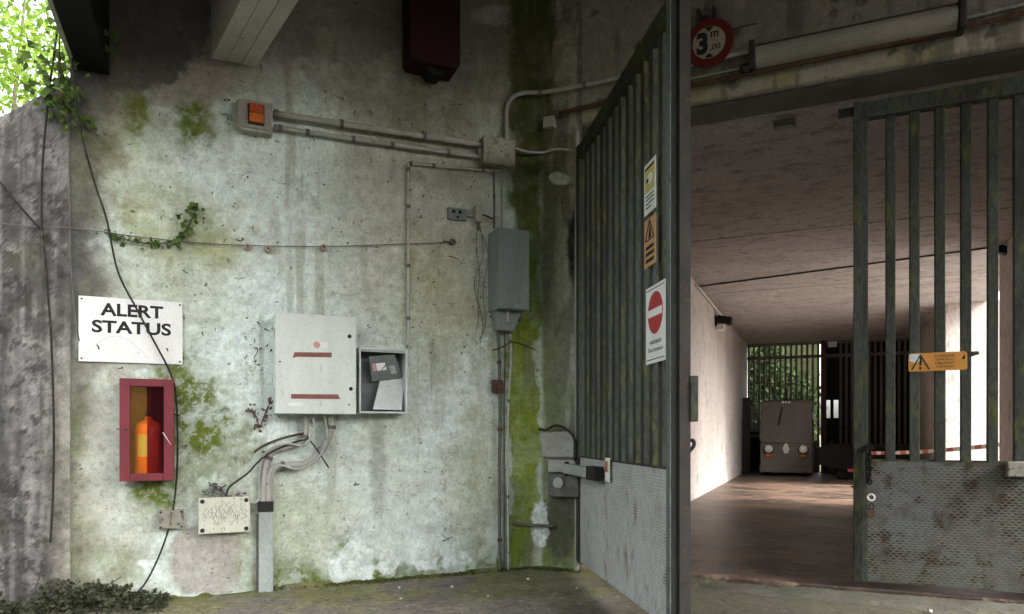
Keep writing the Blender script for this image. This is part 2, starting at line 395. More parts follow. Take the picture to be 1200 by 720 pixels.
def tape_mat():
    m, nt, b, out = new_mat('red_white_tape')
    tc = node(nt, 'ShaderNodeTexCoord'); sx = node(nt, 'ShaderNodeSeparateXYZ'); nt.links.new(tc.outputs['Object'], sx.inputs[0])
    a = node(nt, 'ShaderNodeMath', operation='MULTIPLY'); a.inputs[1].default_value = 3.2; nt.links.new(sx.outputs['X'], a.inputs[0])
    fr = node(nt, 'ShaderNodeMath', operation='FRACT'); nt.links.new(a.outputs[0], fr.inputs[0])
    gt = node(nt, 'ShaderNodeMath', operation='GREATER_THAN'); gt.inputs[1].default_value = 0.5; nt.links.new(fr.outputs[0], gt.inputs[0])
    nt.links.new(mixc(nt, gt.outputs[0], (0.6, 0.57, 0.53), (0.42, 0.09, 0.08)), b.inputs['Base Color'])
    b.inputs['Roughness'].default_value = 0.5
    return m
M['tape'] = tape_mat()

def pane_mat(name, colr, alpha, rough=0.15):
    m, nt, b, out = new_mat(name)
    b.inputs['Base Color'].default_value = (*colr, 1); b.inputs['Roughness'].default_value = rough
    t = node(nt, 'ShaderNodeBsdfTransparent'); mx = node(nt, 'ShaderNodeMixShader')
    tc = node(nt, 'ShaderNodeTexCoord'); n = noise_n(nt, tc.outputs['Object'], 40, 6)
    rr = node(nt, 'ShaderNodeMapRange'); rr.inputs['From Min'].default_value = 0.3; rr.inputs['From Max'].default_value = 0.7
    rr.inputs['To Min'].default_value = alpha * 0.8; rr.inputs['To Max'].default_value = min(alpha * 1.25, 1); nt.links.new(n, rr.inputs['Value'])
    nt.links.new(rr.outputs[0], mx.inputs[0]); nt.links.new(t.outputs[0], mx.inputs[1]); nt.links.new(b.outputs[0], mx.inputs[2])
    nt.links.new(mx.outputs[0], out.inputs['Surface'])
    return m, t
M['amber_pane'], _t = pane_mat('amber_dusty_pane', (0.55, 0.33, 0.12), 0.07); _t.inputs['Color'].default_value = (1.0, 0.90, 0.62, 1)
M['clear_pane'], _t = pane_mat('red_tinted_pane', (0.16, 0.03, 0.035), 0.08, 0.08); _t.inputs['Color'].default_value = (0.70, 0.50, 0.62, 1)

# ---------------------------------------------------------------- text
def text_mesh(body, height, width=None, bold=0.0, thick=0.0006):
    """lettering in local x,z standing proud of a surface along -y, centred on its own middle"""
    cu = bpy.data.curves.new('lettering', 'FONT'); cu.body = body; cu.align_x = 'CENTER'; cu.size = 1.0; cu.offset = bold; cu.extrude = 0.01
    cu.resolution_u = 4
    to = bpy.data.objects.new('lettering', cu); col.objects.link(to)
    dg = bpy.context.evaluated_depsgraph_get()
    me = bpy.data.meshes.new_from_object(to.evaluated_get(dg))
    bpy.data.objects.remove(to); bpy.data.curves.remove(cu)
    co = np.empty(len(me.vertices) * 3); me.vertices.foreach_get('co', co); co = co.reshape(-1, 3)
    mn, mx = co.min(0), co.max(0)
    sx = sy = height / (mx[1] - mn[1])
    if width: sx = width / (mx[0] - mn[0])
    out = np.empty_like(co)
    out[:, 0] = (co[:, 0] - (mn[0] + mx[0]) / 2) * sx
    out[:, 2] = (co[:, 1] - (mn[1] + mx[1]) / 2) * sy
    out[:, 1] = -(co[:, 2] + 0.01) / 0.02 * thick
    me.vertices.foreach_set('co', out.ravel()); me.update()
    return me

def text_part(name, body, x, y, z, height, width, mat, parent, bold=0.0):
    o = bpy.data.objects.new(name, text_mesh(body, height, width, bold)); col.objects.link(o)
    o.data.materials.clear(); o.data.materials.append(mat); o.parent = parent; o.location = (x, y, z)
    return o

def grid_object(name, P, nx, ny, colr, mat, parent=None):
    """P: (ny*nx,3) world positions row by row"""
    me = bpy.data.meshes.new(name)
    idx = np.arange(nx * ny).reshape(ny, nx)
    q = np.stack([idx[:-1, :-1], idx[:-1, 1:], idx[1:, 1:], idx[1:, :-1]], -1).reshape(-1, 4)
    me.vertices.add(len(P)); me.vertices.foreach_set('co', P.astype(np.float32).ravel())
    me.loops.add(q.size); me.loops.foreach_set('vertex_index', q.ravel().astype(np.int32))
    me.polygons.add(len(q)); me.polygons.foreach_set('loop_start', np.arange(0, q.size, 4, dtype=np.int32)); me.polygons.foreach_set('loop_total', np.full(len(q), 4, dtype=np.int32))
    me.update(); me.validate()
    me.polygons.foreach_set('use_smooth', np.ones(len(q), dtype=bool))
    at = me.color_attributes.new('Col', 'FLOAT_COLOR', 'POINT')
    at.data.foreach_set('color', np.concatenate([colr, np.ones((len(colr), 1))], 1).astype(np.float32).ravel())
    o = bpy.data.objects.new(name, me); col.objects.link(o); me.materials.append(mat)
    if parent is not None: o.parent = parent
    return o

def lerp(c, c2, m):
    return c * (1 - m[:, None]) + np.array(c2)[None, :] * m[:, None]

# ================================================================ THE SETTING
# ---- weathered wall A with its rounded corner into the portal wall
def wall_surface():
    st = 0.0075
    ps = np.arange(-3.09, 0.40, st); zs = np.arange(-0.05, 4.7, st)
    pad = 60
    pe = np.concatenate([ps[0] - st * np.arange(pad, 0, -1), ps, ps[-1] + st * np.arange(1, pad + 1)])
    tx = np.where(pe < 0, A.t.x, B.t.x) * pe + COR[0]; ty = np.where(pe < 0, A.t.y, B.t.y) * pe + COR[1]
    k = np.ones(43) / 43
    tx = np.convolve(tx, k, 'same')[pad:-pad]; ty = np.convolve(ty, k, 'same')[pad:-pad]
    nx, ny = len(ps), len(zs)
    p = np.tile(ps, ny); z = np.repeat(zs, nx); X = np.tile(tx, ny); Y = np.tile(ty, ny)
    gx = np.gradient(tx); gy = np.gradient(ty); L = np.hypot(gx, gy); nxv, nyv = np.tile(gy / L, ny), np.tile(-gx / L, ny)
    px = CX + F * X / Y; py = HY - F * (z - H) / Y       # stain positions measured on the photograph
    n1 = fbm(p * 1.6, z * 1.6, 1, 6); n2 = fbm(p * 6, z * 6, 2, 6); n3 = fbm(p * 22, z * 22, 3, 5); n4 = fbm(p * 9, z * 1.3, 4, 6)
    n5 = fbm(p * 3.1, z * 3.1, 9, 7, 0.65)
    def blob(cx, cy, rx, ry, w=0.5, soft=0.35):
        d = np.sqrt(((px - cx) / rx) ** 2 + ((py - cy) / ry) ** 2) + (n5 - 0.5) * w * 2.4 + (n3 - 0.5) * w * 0.8
        return 1 - sst(1 - soft, 1 + soft, d)
    def band(a, b, x, s): return sst(a - s, a + s, x) * (1 - sst(b - s, b + s, x))
    # plaster: pale green-grey in the middle, warmer and dirtier outside
    c = np.tile(np.array([[0.58, 0.615, 0.575]]), (len(p), 1))
    c = lerp(c, (0.67, 0.72, 0.70), sst(0.42, 0.58, n1) * 0.9)
    c = lerp(c, (0.40, 0.385, 0.27), sst(0.48, 0.68, n2 * 0.5 + n5 * 0.5) * (0.08 + 0.34 * sst(400, 540, px) + 0.36 * sst(240, 140, px)))
    c = lerp(c, (0.40, 0.355, 0.265), band(395, 575, px, 40) * (1 - sst(330, 460, py + (n5 - .5) * 160)) * 0.55)
    ng = fbm(p * 14, z * 14, 71, 7, 0.78)
    c = lerp(c, (0.36, 0.35, 0.235), sst(0.50, 0.60, ng * .6 + n1 * .4) * (0.05 + 0.25 * sst(0.50, 0.64, n5)))
    c = lerp(c, (0.62, 0.66, 0.63), sst(0.52, 0.62, fbm(p * 12, z * 15, 72, 7, 0.78)) * 0.35)
    crack = np.abs(fbm(p * 2.2, z * 1.5, 73, 6, .6) - 0.5)
    c = lerp(c, (0.16, 0.145, 0.11), (1 - sst(0.001, 0.0045, crack)) * sst(0.5, 0.58, n5) * 0.6)
    drip = sst(0.60, 0.72, fbm(p * 16, z * 0.7, 74, 6)) * sst(0.45, 0.6, n1)
    c = lerp(c, (0.24, 0.22, 0.15), drip * 0.45)
    # canopy shade painted into the top; darker, browner plaster at the open left edge
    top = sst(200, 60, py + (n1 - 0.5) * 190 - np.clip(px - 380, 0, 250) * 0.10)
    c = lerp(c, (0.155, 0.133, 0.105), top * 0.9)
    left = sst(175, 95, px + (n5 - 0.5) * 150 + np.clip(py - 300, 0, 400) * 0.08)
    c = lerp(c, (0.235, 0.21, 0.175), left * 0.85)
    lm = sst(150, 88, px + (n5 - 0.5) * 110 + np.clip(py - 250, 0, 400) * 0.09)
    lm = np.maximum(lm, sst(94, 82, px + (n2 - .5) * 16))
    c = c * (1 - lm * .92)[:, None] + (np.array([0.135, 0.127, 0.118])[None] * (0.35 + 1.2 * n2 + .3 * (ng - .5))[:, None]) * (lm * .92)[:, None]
    c = lerp(c, (0.36, 0.335, 0.26), blob(130, 560, 75, 150, 0.6) * 0.6)
    # old damp patch with a crisp edge under the eaves
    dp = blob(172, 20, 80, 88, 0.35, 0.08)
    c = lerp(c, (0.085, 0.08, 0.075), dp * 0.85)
    c = lerp(c, (0.30, 0.26, 0.235), blob(225, 98, 62, 32, 0.5, 0.2) * 0.8 * (1 - dp))
    for q in ((400, 45, 70, 28), (560, 48, 32, 26), (520, 95, 60, 14), (460, 30, 40, 30)):
        c = lerp(c, (0.15, 0.14, 0.125), blob(*q, 0.5, 0.12) * 0.5)
    c = lerp(c, (0.36, 0.34, 0.31), blob(588, 18, 36, 12, 0.5, 0.2) * 0.7)
    c = lerp(c, (0.17, 0.18, 0.10), band(440, 600, px, 40) * sst(190, 130, py) * sst(60, 110, py) * sst(0.4, 0.6, n4) * 0.6)
    # yellow-green lichen
    for q in ((215, 265, 70, 40, .5), (150, 200, 50, 70, .35), (265, 300, 30, 20, .3), (505, 345, 55, 65, .4), (450, 470, 40, 60, .2), (200, 330, 60, 50, .3), (560, 560, 30, 90, .35), (350, 610, 60, 40, .4)):
        c = lerp(c, (0.33, 0.32, 0.12), blob(*q[:4], 0.8, 0.6) * q[4])
    # moss
    moss = np.zeros(len(p))
    for q in ((232, 142, 26, 36, 1.0), (160, 138, 13, 26, .75), (216, 505, 58, 82, 1.0), (205, 572, 50, 30, .9), (232, 262, 20, 20, .5), (88, 505, 13, 55, .45), (95, 620, 20, 40, .25), (262, 540, 20, 36, .6), (120, 660, 80, 24, .35), (265, 650, 18, 46, .5)):
        moss = np.maximum(moss, blob(*q[:4], 0.75, 0.55) * q[4] * (0.55 + 0.45 * sst(0.35, 0.6, n2)))
    foot = sst(628, 668, py + (n5 - .5) * 90 - np.clip(px - 330, 0, 300) * 0.02) * sst(255, 330, px) * (1 - sst(596, 605, px))
    moss = np.maximum(moss, foot * (0.55 + 0.45 * sst(0.40, 0.58, n2)))
    moss = moss * (0.45 + 0.55 * sst(0.40, 0.52, ng))
    c = lerp(c, (0.115, 0.14, 0.022), np.clip(moss * 1.25, 0, 1))
    # the wet mossy strip running down the corner
    wob = (n5 - .5) * 26 + (n2 - 0.5) * 14
    low = sst(360, 420, py)
    strip = band(597, 637 - 6 * low + 14 * sst(250, 120, py), px + wob, 3 + 5 * (1 - low))
    strip2 = band(590, 660, px + wob * 2, 16) * 0.4
    side = band(636, 700, px, 3)
    c = lerp(c, (0.24, 0.22, 0.19), side * 0.85)
    c = lerp(c, (0.36, 0.34, 0.305), side * sst(0.5, 0.58, n5) * 0.7)
    c = lerp(c, (0.09, 0.08, 0.068), side * sst(0.56, 0.46, n4) * 0.6)
    gcol = np.array([0.055, 0.062, 0.017])[None] * (1 - sst(150, 420, py))[:, None] + np.array([0.20, 0.24, 0.035])[None] * sst(150, 420, py)[:, None]
    mm = np.maximum(strip * (0.86 + 0.14 * sst(0.36, 0.56, n2)), strip2)[:, None]
    c = c * (1 - mm) + gcol * mm
    c = lerp(c, (0.05, 0.055, 0.02), strip * sst(0.56, 0.70, n4) * 0.5)
    c = lerp(c, (0.17, 0.19, 0.05), side * blob(650, 640, 30, 40, .6) * 0.8)
    c = lerp(c, (0.012, 0.012, 0.011), blob(673, 288, 8, 44, 0.3, 0.3) * 0.95)  # shadow of the dark recess by the gate hinge, painted black
    c = lerp(c, (0.06, 0.055, 0.05), blob(655, 618, 17, 42, 0.5, 0.35) * 0.8)
    c = lerp(c, (0.10, 0.095, 0.085), blob(642, 335, 15, 70, 0.5, 0.5) * 0.5)  # cast shadow of the grey cabinet painted into the plaster
    # peeled patches where white undercoat shows
    peel = np.zeros(len(p))
    for q in ((414, 650, 21, 34), (456, 660, 13, 14), (497, 654, 20, 21), (530, 657, 17, 16), (182, 668, 20, 20), (170, 660, 14, 6), (632, 615, 9, 26), (657, 210, 12, 8)):
        peel = np.maximum(peel, blob(*q, 1.0, 0.12))
    c = lerp(c, (0.74, 0.77, 0.75), peel * (0.65 + 0.35 * sst(0.4, 0.55, n3)))
    # rendered repair low on the wall, mauve-grey
    pat = blob(238, 655, 50, 42, 0.3, 0.12) * (1 - sst(274, 282, px + wob * .4))
    c = lerp(c, (0.37, 0.335, 0.31), pat * 0.9)
    # rain streaks and drip marks
    c = lerp(c, (0.27, 0.27, 0.235), blob(443, 545, 9, 62, 0.35, 0.5) * 0.6)
    c = lerp(c, (0.30, 0.285, 0.22), sst(0.60, 0.74, n4) * 0.35)
    c = lerp(c, (0.22, 0.20, 0.15), sst(0.68, 0.74, n2) * 0.2)
    c = lerp(c, (0.07, 0.06, 0.045), sst(0.82, 0.86, fbm(p * 30, z * 30, 31, 3)) * 0.85)
    c = c * np.array([0.955, 1.0, 0.975])[None]
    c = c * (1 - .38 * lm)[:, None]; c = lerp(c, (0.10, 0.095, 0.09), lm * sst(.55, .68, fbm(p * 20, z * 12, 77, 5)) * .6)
    n6 = fbm(p * 48, z * 40, 61, 4, .7); n7 = fbm(p * 3, z * 26, 62, 5)
    c = c * (0.54 + 0.34 * n3 + 0.28 * n6 + 0.36 * ng)[:, None] * (0.90 + 0.2 * n7)[:, None]
    off = (n6 - .5) * 0.0016 + (n1 - .5) * 0.012 + (n2 - .5) * 0.006 + (n3 - .5) * 0.0016 - peel * 0.003 + moss * n3 * 0.004 + strip * n3 * 0.008
    P = np.stack([X + nxv * off, Y + nyv * off, z], 1)
    return P, nx, ny, np.clip(c, 0.004, 0.9)

root = thing('weathered_wall', 'tall concrete wall with moss stains and peeling pale plaster behind the electric boxes', 'wall', A, -1.5, 0, 0)
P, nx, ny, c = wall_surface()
def to_local(P, o):
    mi = (Matrix.Translation(o.location) @ o.rotation_euler.to_matrix().to_4x4()).inverted()
    return P @ np.array(mi.to_3x3()).T + np.array(mi.translation)
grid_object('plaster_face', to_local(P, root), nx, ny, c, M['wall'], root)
MB().box(-1.58, 1.36, 0.06, 0.5, -0.05, 4.65).build('backing', M['conc'], root)

# ---- lower wing wall to the left, with a sloping top
def wing():
    st = 0.0125
    us = np.arange(-7.0, -3.085, st); vs = np.linspace(0, 1, 290)
    nx, ny = len(us), len(vs)
    u = np.tile(us, ny); top = 3.19 + (u + 3.08) * 0.80
    top = np.maximum(top, 0.9) + (fbm(u * 3, u * 0 + .5, 5) - .5) * 0.05
    z = np.repeat(vs, nx) * (top + 0.05) - 0.05
    n1 = fbm(u * 1.5, z * 1.5, 11, 6); n2 = fbm(u * 7, z * 7, 12, 7, 0.78); n3 = fbm(u * 25, z * 25, 13, 5); n4 = fbm(u * 13, z * 0.9, 14, 6)
    c = np.tile(np.array([[0.185, 0.178, 0.168]]), (len(u), 1))
    c = lerp(c, (0.29, 0.28, 0.262), sst(0.46, 0.58, n2) * 0.8)
    c = lerp(c, (0.075, 0.072, 0.066), sst(0.48, 0.62, n4) * 0.85)
    c = lerp(c, (0.34, 0.32, 0.30), sst(0.60, 0.70, n2 * 0.6 + n3 * 0.4) * 0.7)
    c = lerp(c, (0.04, 0.038, 0.034), sst(0.54, 0.62, fbm(u * 16, z * 16, 15, 7, .8)) * 0.75)
    c = lerp(c, (0.11, 0.12, 0.04), sst(0.52, 0.66, n1) * 0.35)
    wx = A.o.x + u * A.t.x; wy = A.o.y + u * A.t.y
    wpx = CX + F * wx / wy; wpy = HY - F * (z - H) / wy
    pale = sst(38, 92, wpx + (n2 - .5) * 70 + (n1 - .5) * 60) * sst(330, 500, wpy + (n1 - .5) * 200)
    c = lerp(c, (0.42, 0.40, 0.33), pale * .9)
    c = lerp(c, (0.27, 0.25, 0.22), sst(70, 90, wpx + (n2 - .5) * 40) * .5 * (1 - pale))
    c = lerp(c, (0.42, 0.41, 0.38), sst(0.12, 0.0, top - z) * sst(0.4, 0.6, n2) * 0.7)
    c = c * (0.50 + 0.52 * n3)[:, None]
    off = (n1 - .5) * 0.03 + (n2 - .5) * 0.02 + (n3 - .5) * 0.005
    w0 = np.array(A.o) ; t = np.array(A.t); n = np.array(A.n)
    P = w0[None] + u[:, None] * t[None] - off[:, None] * n[None]; P[:, 2] = z
    return P, nx, ny, np.clip(c, 0.004, 0.9)
root = thing('wing_wall', 'lower dark grey concrete wall with a sloping top running out below the trees', 'wall', A, -4.5, 0, 0)
P, nx, ny, c = wing()
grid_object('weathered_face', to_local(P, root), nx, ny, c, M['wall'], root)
MB().prism([(-2.5, -0.05), (1.38, -0.05), (1.38, 3.14), (-1.4, 0.9), (-2.5, 0.85)], 0.02, 0.35).build('backing', M['conc'], root)

# ---- portal wall above the opening
def lintel():
    st = 0.0125
    ss = np.arange(0.395, 5.2, st); zs = np.arange(3.36, 4.7, st)
    nx, ny = len(ss), len(zs)
    s = np.tile(ss, ny); z = np.repeat(zs, nx)
    n1 = fbm(s * 1.6, z * 1.6, 21, 6); n2 = fbm(s * 6, z * 6, 22, 6); n3 = fbm(s * 22, z * 22, 23, 5); n4 = fbm(s * 9, z * 1.2, 24, 6)
    c = np.tile(np.array([[0.245, 0.225, 0.20]]), (len(s), 1))
    c = lerp(c, (0.17, 0.155, 0.14), sst(0.45, 0.65, n1) * 0.8)
    low = sst(3.62, 3.42, z + (n2 - .5) * 0.16)
    c = lerp(c, (0.37, 0.345, 0.28), low * 0.9)
    c = lerp(c, (0.26, 0.26, 0.10), low * sst(0.46, 0.62, n1) * 0.7)
    c = lerp(c, (0.12, 0.105, 0.085), sst(3.40, 3.37, z + (n2 - .5) * 0.04) * 0.8)
    c = lerp(c, (0.10, 0.09, 0.08), sst(0.58, 0.70, n4) * 0.6)
    c = lerp(c, (0.05, 0.045, 0.035), sst(0.66, 0.72, n2) * 0.7)
    c = c * (0.8 + 0.4 * n3)[:, None]
    off = (n1 - .5) * 0.014 + (n2 - .5) * 0.008 + (n3 - .5) * 0.003
    P = np.array(B.o)[None] + s[:, None] * np.array(B.t)[None] - off[:, None] * np.array(B.n)[None]; P[:, 2] = z
    return P, nx, ny, np.clip(c, 0.004, 0.9)
root = thing('portal_wall', 'stained concrete lintel wall over the tunnel mouth carrying the lamp and pipes', 'wall', B, 2.2, 0, 3.36)
P, nx, ny, c = lintel()
grid_object('stained_face', to_local(P, root), nx, ny, c, M['wall'], root)
MB().box(-1.85, 3.0, 0.02, 0.32, -0.005, 1.3).build('lintel_core', M['conc'], root)
root = thing('right_jamb_wall', 'concrete wall right of the gate opening', 'wall', B, 4.2, 0, 0)
MB().box(0, 2.6, 0.0, 0.35, -0.05, 3.34).build('wall_face', M['conc'], root)

# ---- tunnel
def bbox_thing(name, label, cat, mat, s0, s1, d0, d1, z0, z1, part, kind=None):
    r = thing(name, label, cat, B, (s0 + s1) / 2, (d0 + d1) / 2, z0)
    MB().box(-(s1 - s0) / 2, (s1 - s0) / 2, -(d1 - d0) / 2, (d1 - d0) / 2, 0, z1 - z0).build(part, mat, r)
    return r
CEIL = 3.36
bbox_thing('tunnel_side_wall', 'long pinkish plastered tunnel wall with a floodlight on it', 'wall', M['tun_wall'], -0.2, 0.30, 0.34, 14.6, -0.05, CEIL + 0.006, 'plaster')
bbox_thing('tunnel_near_wall', 'tunnel wall hidden behind the closed gate leaf hinges', 'wall', M['tun_wall'], 4.12, 4.42, 0.37, 5.5, -0.05, CEIL + 0.006, 'plaster')
bbox_thing('alcove_wall', 'bright pale wall of the side passage seen through the gate bars', 'wall', M['tun_white'], 4.45, 9.5, 9.6, 9.9, -0.05, CEIL + 0.006, 'plaster')
bbox_thing('tunnel_far_wall', 'dark tunnel wall beyond the bright side passage', 'wall', M['tun_wall'], 4.12, 4.445, 9.6, 14.6, -0.05, CEIL + 0.005, 'plaster')
bbox_thing('passage_return_wall', 'wall closing the near side of the side passage', 'wall', M['tun_white'], 4.425, 4.7, 5.2, 5.5, -0.05, CEIL + 0.005, 'plaster')
def struct(name, mat, fr, u, d, z, mb, bevel=0):
    o = mb.build(name, mat, None, bevel); o.location = fr.w(u, d, z); o.rotation_euler = (0, 0, fr.rz); o['kind'] = 'structure'; return o
tc_ = struct('tunnel_ceiling', M['conc'], B, 0, 0, CEIL, MB().box(-0.3, 4.75, 0.325, 14.7, 0.025, 0.3))
dj = [0.325, 1.9, 3.6, 5.35, 7.0, 8.6, 10.4, 12.5, 14.7]
for i in range(8):
    MB().box(-.3, 4.745, dj[i] + .006, dj[i + 1] - .006, 0.004 * (i % 2), 0.03).build('ceiling_panel', M['tun_ceil'], tc_, .006)
struct('tunnel_floor', M['tun_floor'], B, 0, 0, 0, MB().box(0.31, 4.11, 0.0, 14.62, -0.04, 0.045), 0.012)
struct('passage_bounce_floor', M['pad'], B, 0, 0, 0, MB().box(4.11, 12.0, 5.5, 9.6, -0.04, 0.041))  # pale pad added out of view to bounce light into the tunnel

# ---- worn concrete kerb under the closed leaf
M['kerb'] = worn('kerb_concrete', (0.13, 0.125, 0.105), (0.08, 0.077, 0.062), (0.08, 0.088, 0.032), scale=5, rough=0.9, t3=(0.54, 0.66), bmp=0.9, fine=.5)
kb = thing('threshold_kerb', 'worn low concrete kerb along the tunnel threshold under the closed gate leaf', 'kerb', B, 2.6, 0, 0)
kx = [-1.55 + .05 * i for i in range(66)]
kv = []; kf = []; rk = random.Random(4)
for i, x in enumerate(kx):
    e, hh = rk.uniform(-.03, .03), rk.uniform(-.004, .004)
    tp = min(1, i / 22); hh -= (1 - tp) * .02
    kv += [(x, -.30 + e, -.03), (x, -.25 + e, .002 + hh), (x, -.17 + e * .5, .012 + hh), (x, -.006, .020 + hh)]
    if i: b = 4 * i; kf += [(b - 4 + k, b + k, b + k + 1, b - 3 + k) for k in range(3)]
km = MB(); km.v, km.f = kv, kf
km.build('kerb_strip', M['kerb'], kb, smooth=True)
# ---- ground
def ground():
    def axis(a, b, st, far):
        d = np.arange(a, b, st); k = np.array([0.1, 0.25, 0.5, 1, 2, 4, 8, 16, 32, 64, 128, far])
        return np.concatenate([a - k[::-1], d, d[-1] + k])
    xs, ys = axis(-3.6, 4.2, 0.02, 300), axis(2.6, 6.0, 0.02, 300)
    nx, ny = len(xs), len(ys)
    x = np.tile(xs, ny); y = np.repeat(ys, nx)
    n1 = fbm(x * 1.3, y * 1.3, 41, 6); n2 = fbm(x * 5, y * 5, 42, 6); n3 = fbm(x * 20, y * 20, 43, 5)
    u = (x - COR[0]) * A.t.x + (y - COR[1]) * A.t.y; dA = -((x - COR[0]) * A.n.x + (y - COR[1]) * A.n.y)
    dB = -((x - COR[0]) * B.n.x + (y - COR[1]) * B.n.y)
    d = np.minimum(dA, dB)
    c = np.tile(np.array([[0.20, 0.18, 0.155]]), (len(x), 1))
    c = lerp(c, (0.28, 0.26, 0.225), sst(0.48, 0.66, n2) * 0.7)
    c = lerp(c, (0.11, 0.092, 0.082), sst(0.50, 0.64, n1) * 0.85)
    moss = sst(0.42, 0.60, n1 * 0.5 + n2 * 0.5 + np.clip(0.10 - np.abs(d) * 0.5, 0, 1)) * sst(1.7, 0.3, d)
    c = lerp(c, (0.20, 0.205, 0.075), moss * 0.75)
    c = lerp(c, (0.09, 0.11, 0.02), sst(0.07, 0.0, d + (n2 - .5) * 0.12) * 0.85)
    c = lerp(c, (0.21, 0.20, 0.175), sst(0.15, 0.02, np.abs(u + 1.9)) * sst(0.3, 0.1, d) * 0.6)
    c = lerp(c, (0.40, 0.36, 0.32), sst(0.76, 0.80, fbm(x * 28, y * 28, 44, 3)) * 0.7)
    c = c * (0.85 + 0.7 * n3)[:, None]
    c = lerp(c, (0.085, 0.08, 0.06), sst(0.35, 1.0, x + (n1 - .5) * .4) * 0.8)  # shade of the open leaf painted as darker asphalt to its right
    c = lerp(c, (0.05, 0.045, 0.042), sst(3.9, 3.3, y + (n1 - .5) * .5) * 0.9)  # unseen near asphalt darkened to cut light bounced onto the wall
    c = lerp(c, (0.055, 0.065, 0.022), np.maximum(sst(-4.2, -5.2, x + (n1 - .5)), sst(7.0, 8.0, y)) * (1 - sst(9, 10, x)))
    z = (n1 - .5) * 0.02 + (n2 - .5) * 0.008 + (n3 - .5) * 0.004 + np.clip(0.06 - np.abs(d), 0, 1) * 0.5 * sst(0.4, 0.6, n2) - 0.004
    z = np.where(d < -0.05, -0.03, z)
    return np.stack([x, y, z], 1), nx, ny, np.clip(c, 0.004, 0.8)
P, nx, ny, c = ground()
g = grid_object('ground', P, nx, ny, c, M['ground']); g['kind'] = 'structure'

# ---- banks added to block low sky round the yard and behind the far gate
M['grass'] = worn('bank_grass', (0.022, 0.030, 0.009), (0.035, 0.040, 0.015), (0.015, 0.016, 0.008), scale=1.5, rough=0.95, bmp=1.0)
MB().prism_yz([(-6.5, -.05), (-8.5, 2.6), (-10.5, 3.9), (-26, 4.6), (-26, -.05)], -4.5, 22).build('sky_block_bank', M['grass'])['kind'] = 'structure'
MB().prism([(-8.5, -.05), (-10.2, 2.4), (-12, 3.6), (-24, 4.6), (-24, -.05)], -24, 3.0).build('sky_block_bank', M['grass'])['kind'] = 'structure'
MB().prism([(8.6, -.05), (9.6, 2.6), (10.6, 3.9), (20, 4.6), (20, -.05)], -24, 2.5).build('sky_block_bank', M['grass'])['kind'] = 'structure'
struct('sky_block_bank', M['grass'], B, 0, 0, 0, MB().prism_yz([(18.0, -.05), (18.6, 3.4), (19.5, 6.0), (26, 8.0), (26, -.05)], -9, 2.0))
# ---- canopy over the yard, its concrete beam and black edge beam
bp = A.w(-3.02, 0, 0)
_cp = [A.w(-3.0, .4, 0), A.w(0, .4, 0), B.w(8.0, .32, 0), B.w(8.0, -9.0, 0), A.w(-3.0, -11.0, 0)]
_cm = MB().add([(q.x, q.y, 4.5) for q in _cp] + [(q.x, q.y, 4.72) for q in _cp], [(0, 1, 2, 3, 4), (9, 8, 7, 6, 5)] + [(i, (i + 1) % 5, 5 + (i + 1) % 5, 5 + i) for i in range(5)])
_cm.build('canopy_roof', M['conc'])['kind'] = 'structure'
root = thing('edge_beam', 'black steel edge beam of the canopy ending on the wall below the trees', 'beam', A, -2.965, 0, 3.24)
MB().box(-0.085, 0.085, -11.0, -0.012, 0, 1.33).build('web', M['black_metal'], root, 0.006)
MB().box(-0.11, -0.087, -11.0, -0.012, 0.0, 1.36).build('flashing', M['pipe_pale'], root)
root = thing('concrete_beam', 'board marked concrete beam of the canopy resting on the wall', 'beam', A, *(lambda q: (q[0], 0.0, q[1]))(A.hit(274, 74)), rz=math.atan2(0.820, -0.571) - math.pi / 2)
for i in range(3):
    MB().box(-0.135 + i * 0.0905, -0.135 + i * 0.0905 + 0.088, -4.0, 0.10, 0.0 + 0.004 * (i % 2), 1.05).build('board_face', M['beam'], root, 0.004)


# ================================================================ OBJECTS ON THE WEATHERED WALL
def apts(pts, d, o=None):
    """pixel measurements on wall A -> points in wall coordinates relative to (u,z) origin"""
    out = []
    for q in pts:
        dd = q[2] if len(q) > 2 else d
        u, z = A.hit(q[0], q[1], dd); out.append((u, dd, z))
    if o: out = [(a - o[0], b - o[1], cz - o[2]) for a, b, cz in out]
    return out

def wall_tube(name, part, label, cat, fr, pts, r, mat, d, smooth=6, group=None, seg=8, clips=None, clip_mat=None):
    """a pipe or cable; pts are pixels (optionally with their own depth)"""
    W = []
    for q in pts:
        dd = q[2] if len(q) > 2 else d
        u, z = fr.hit(q[0], q[1], dd); W.append(Vector((u, dd, z)))
    o = W[-1].copy()
    root = thing(name, label, cat, fr, o.x, o.y, o.z, group)
    L = [p - o for p in W]
    MB().tube(L, r, seg, smooth).build(part, mat, root, smooth=True)
    if clips:
        S = spline(L, 20)
        for k in clips:
            p = S[int(k * (len(S) - 1))]; q = S[min(int(k * (len(S) - 1)) + 1, len(S) - 1)]
            t = (q - p).normalized() if (q - p).length > 1e-6 else Vector((1, 0, 0))
            rr = (r if not isinstance(r, (list, tuple)) else r[0]) * 1.35
            MB().cyl(p - t * 0.012, p + t * 0.012, rr, 10).build('clip', clip_mat or mat, root)
    return root

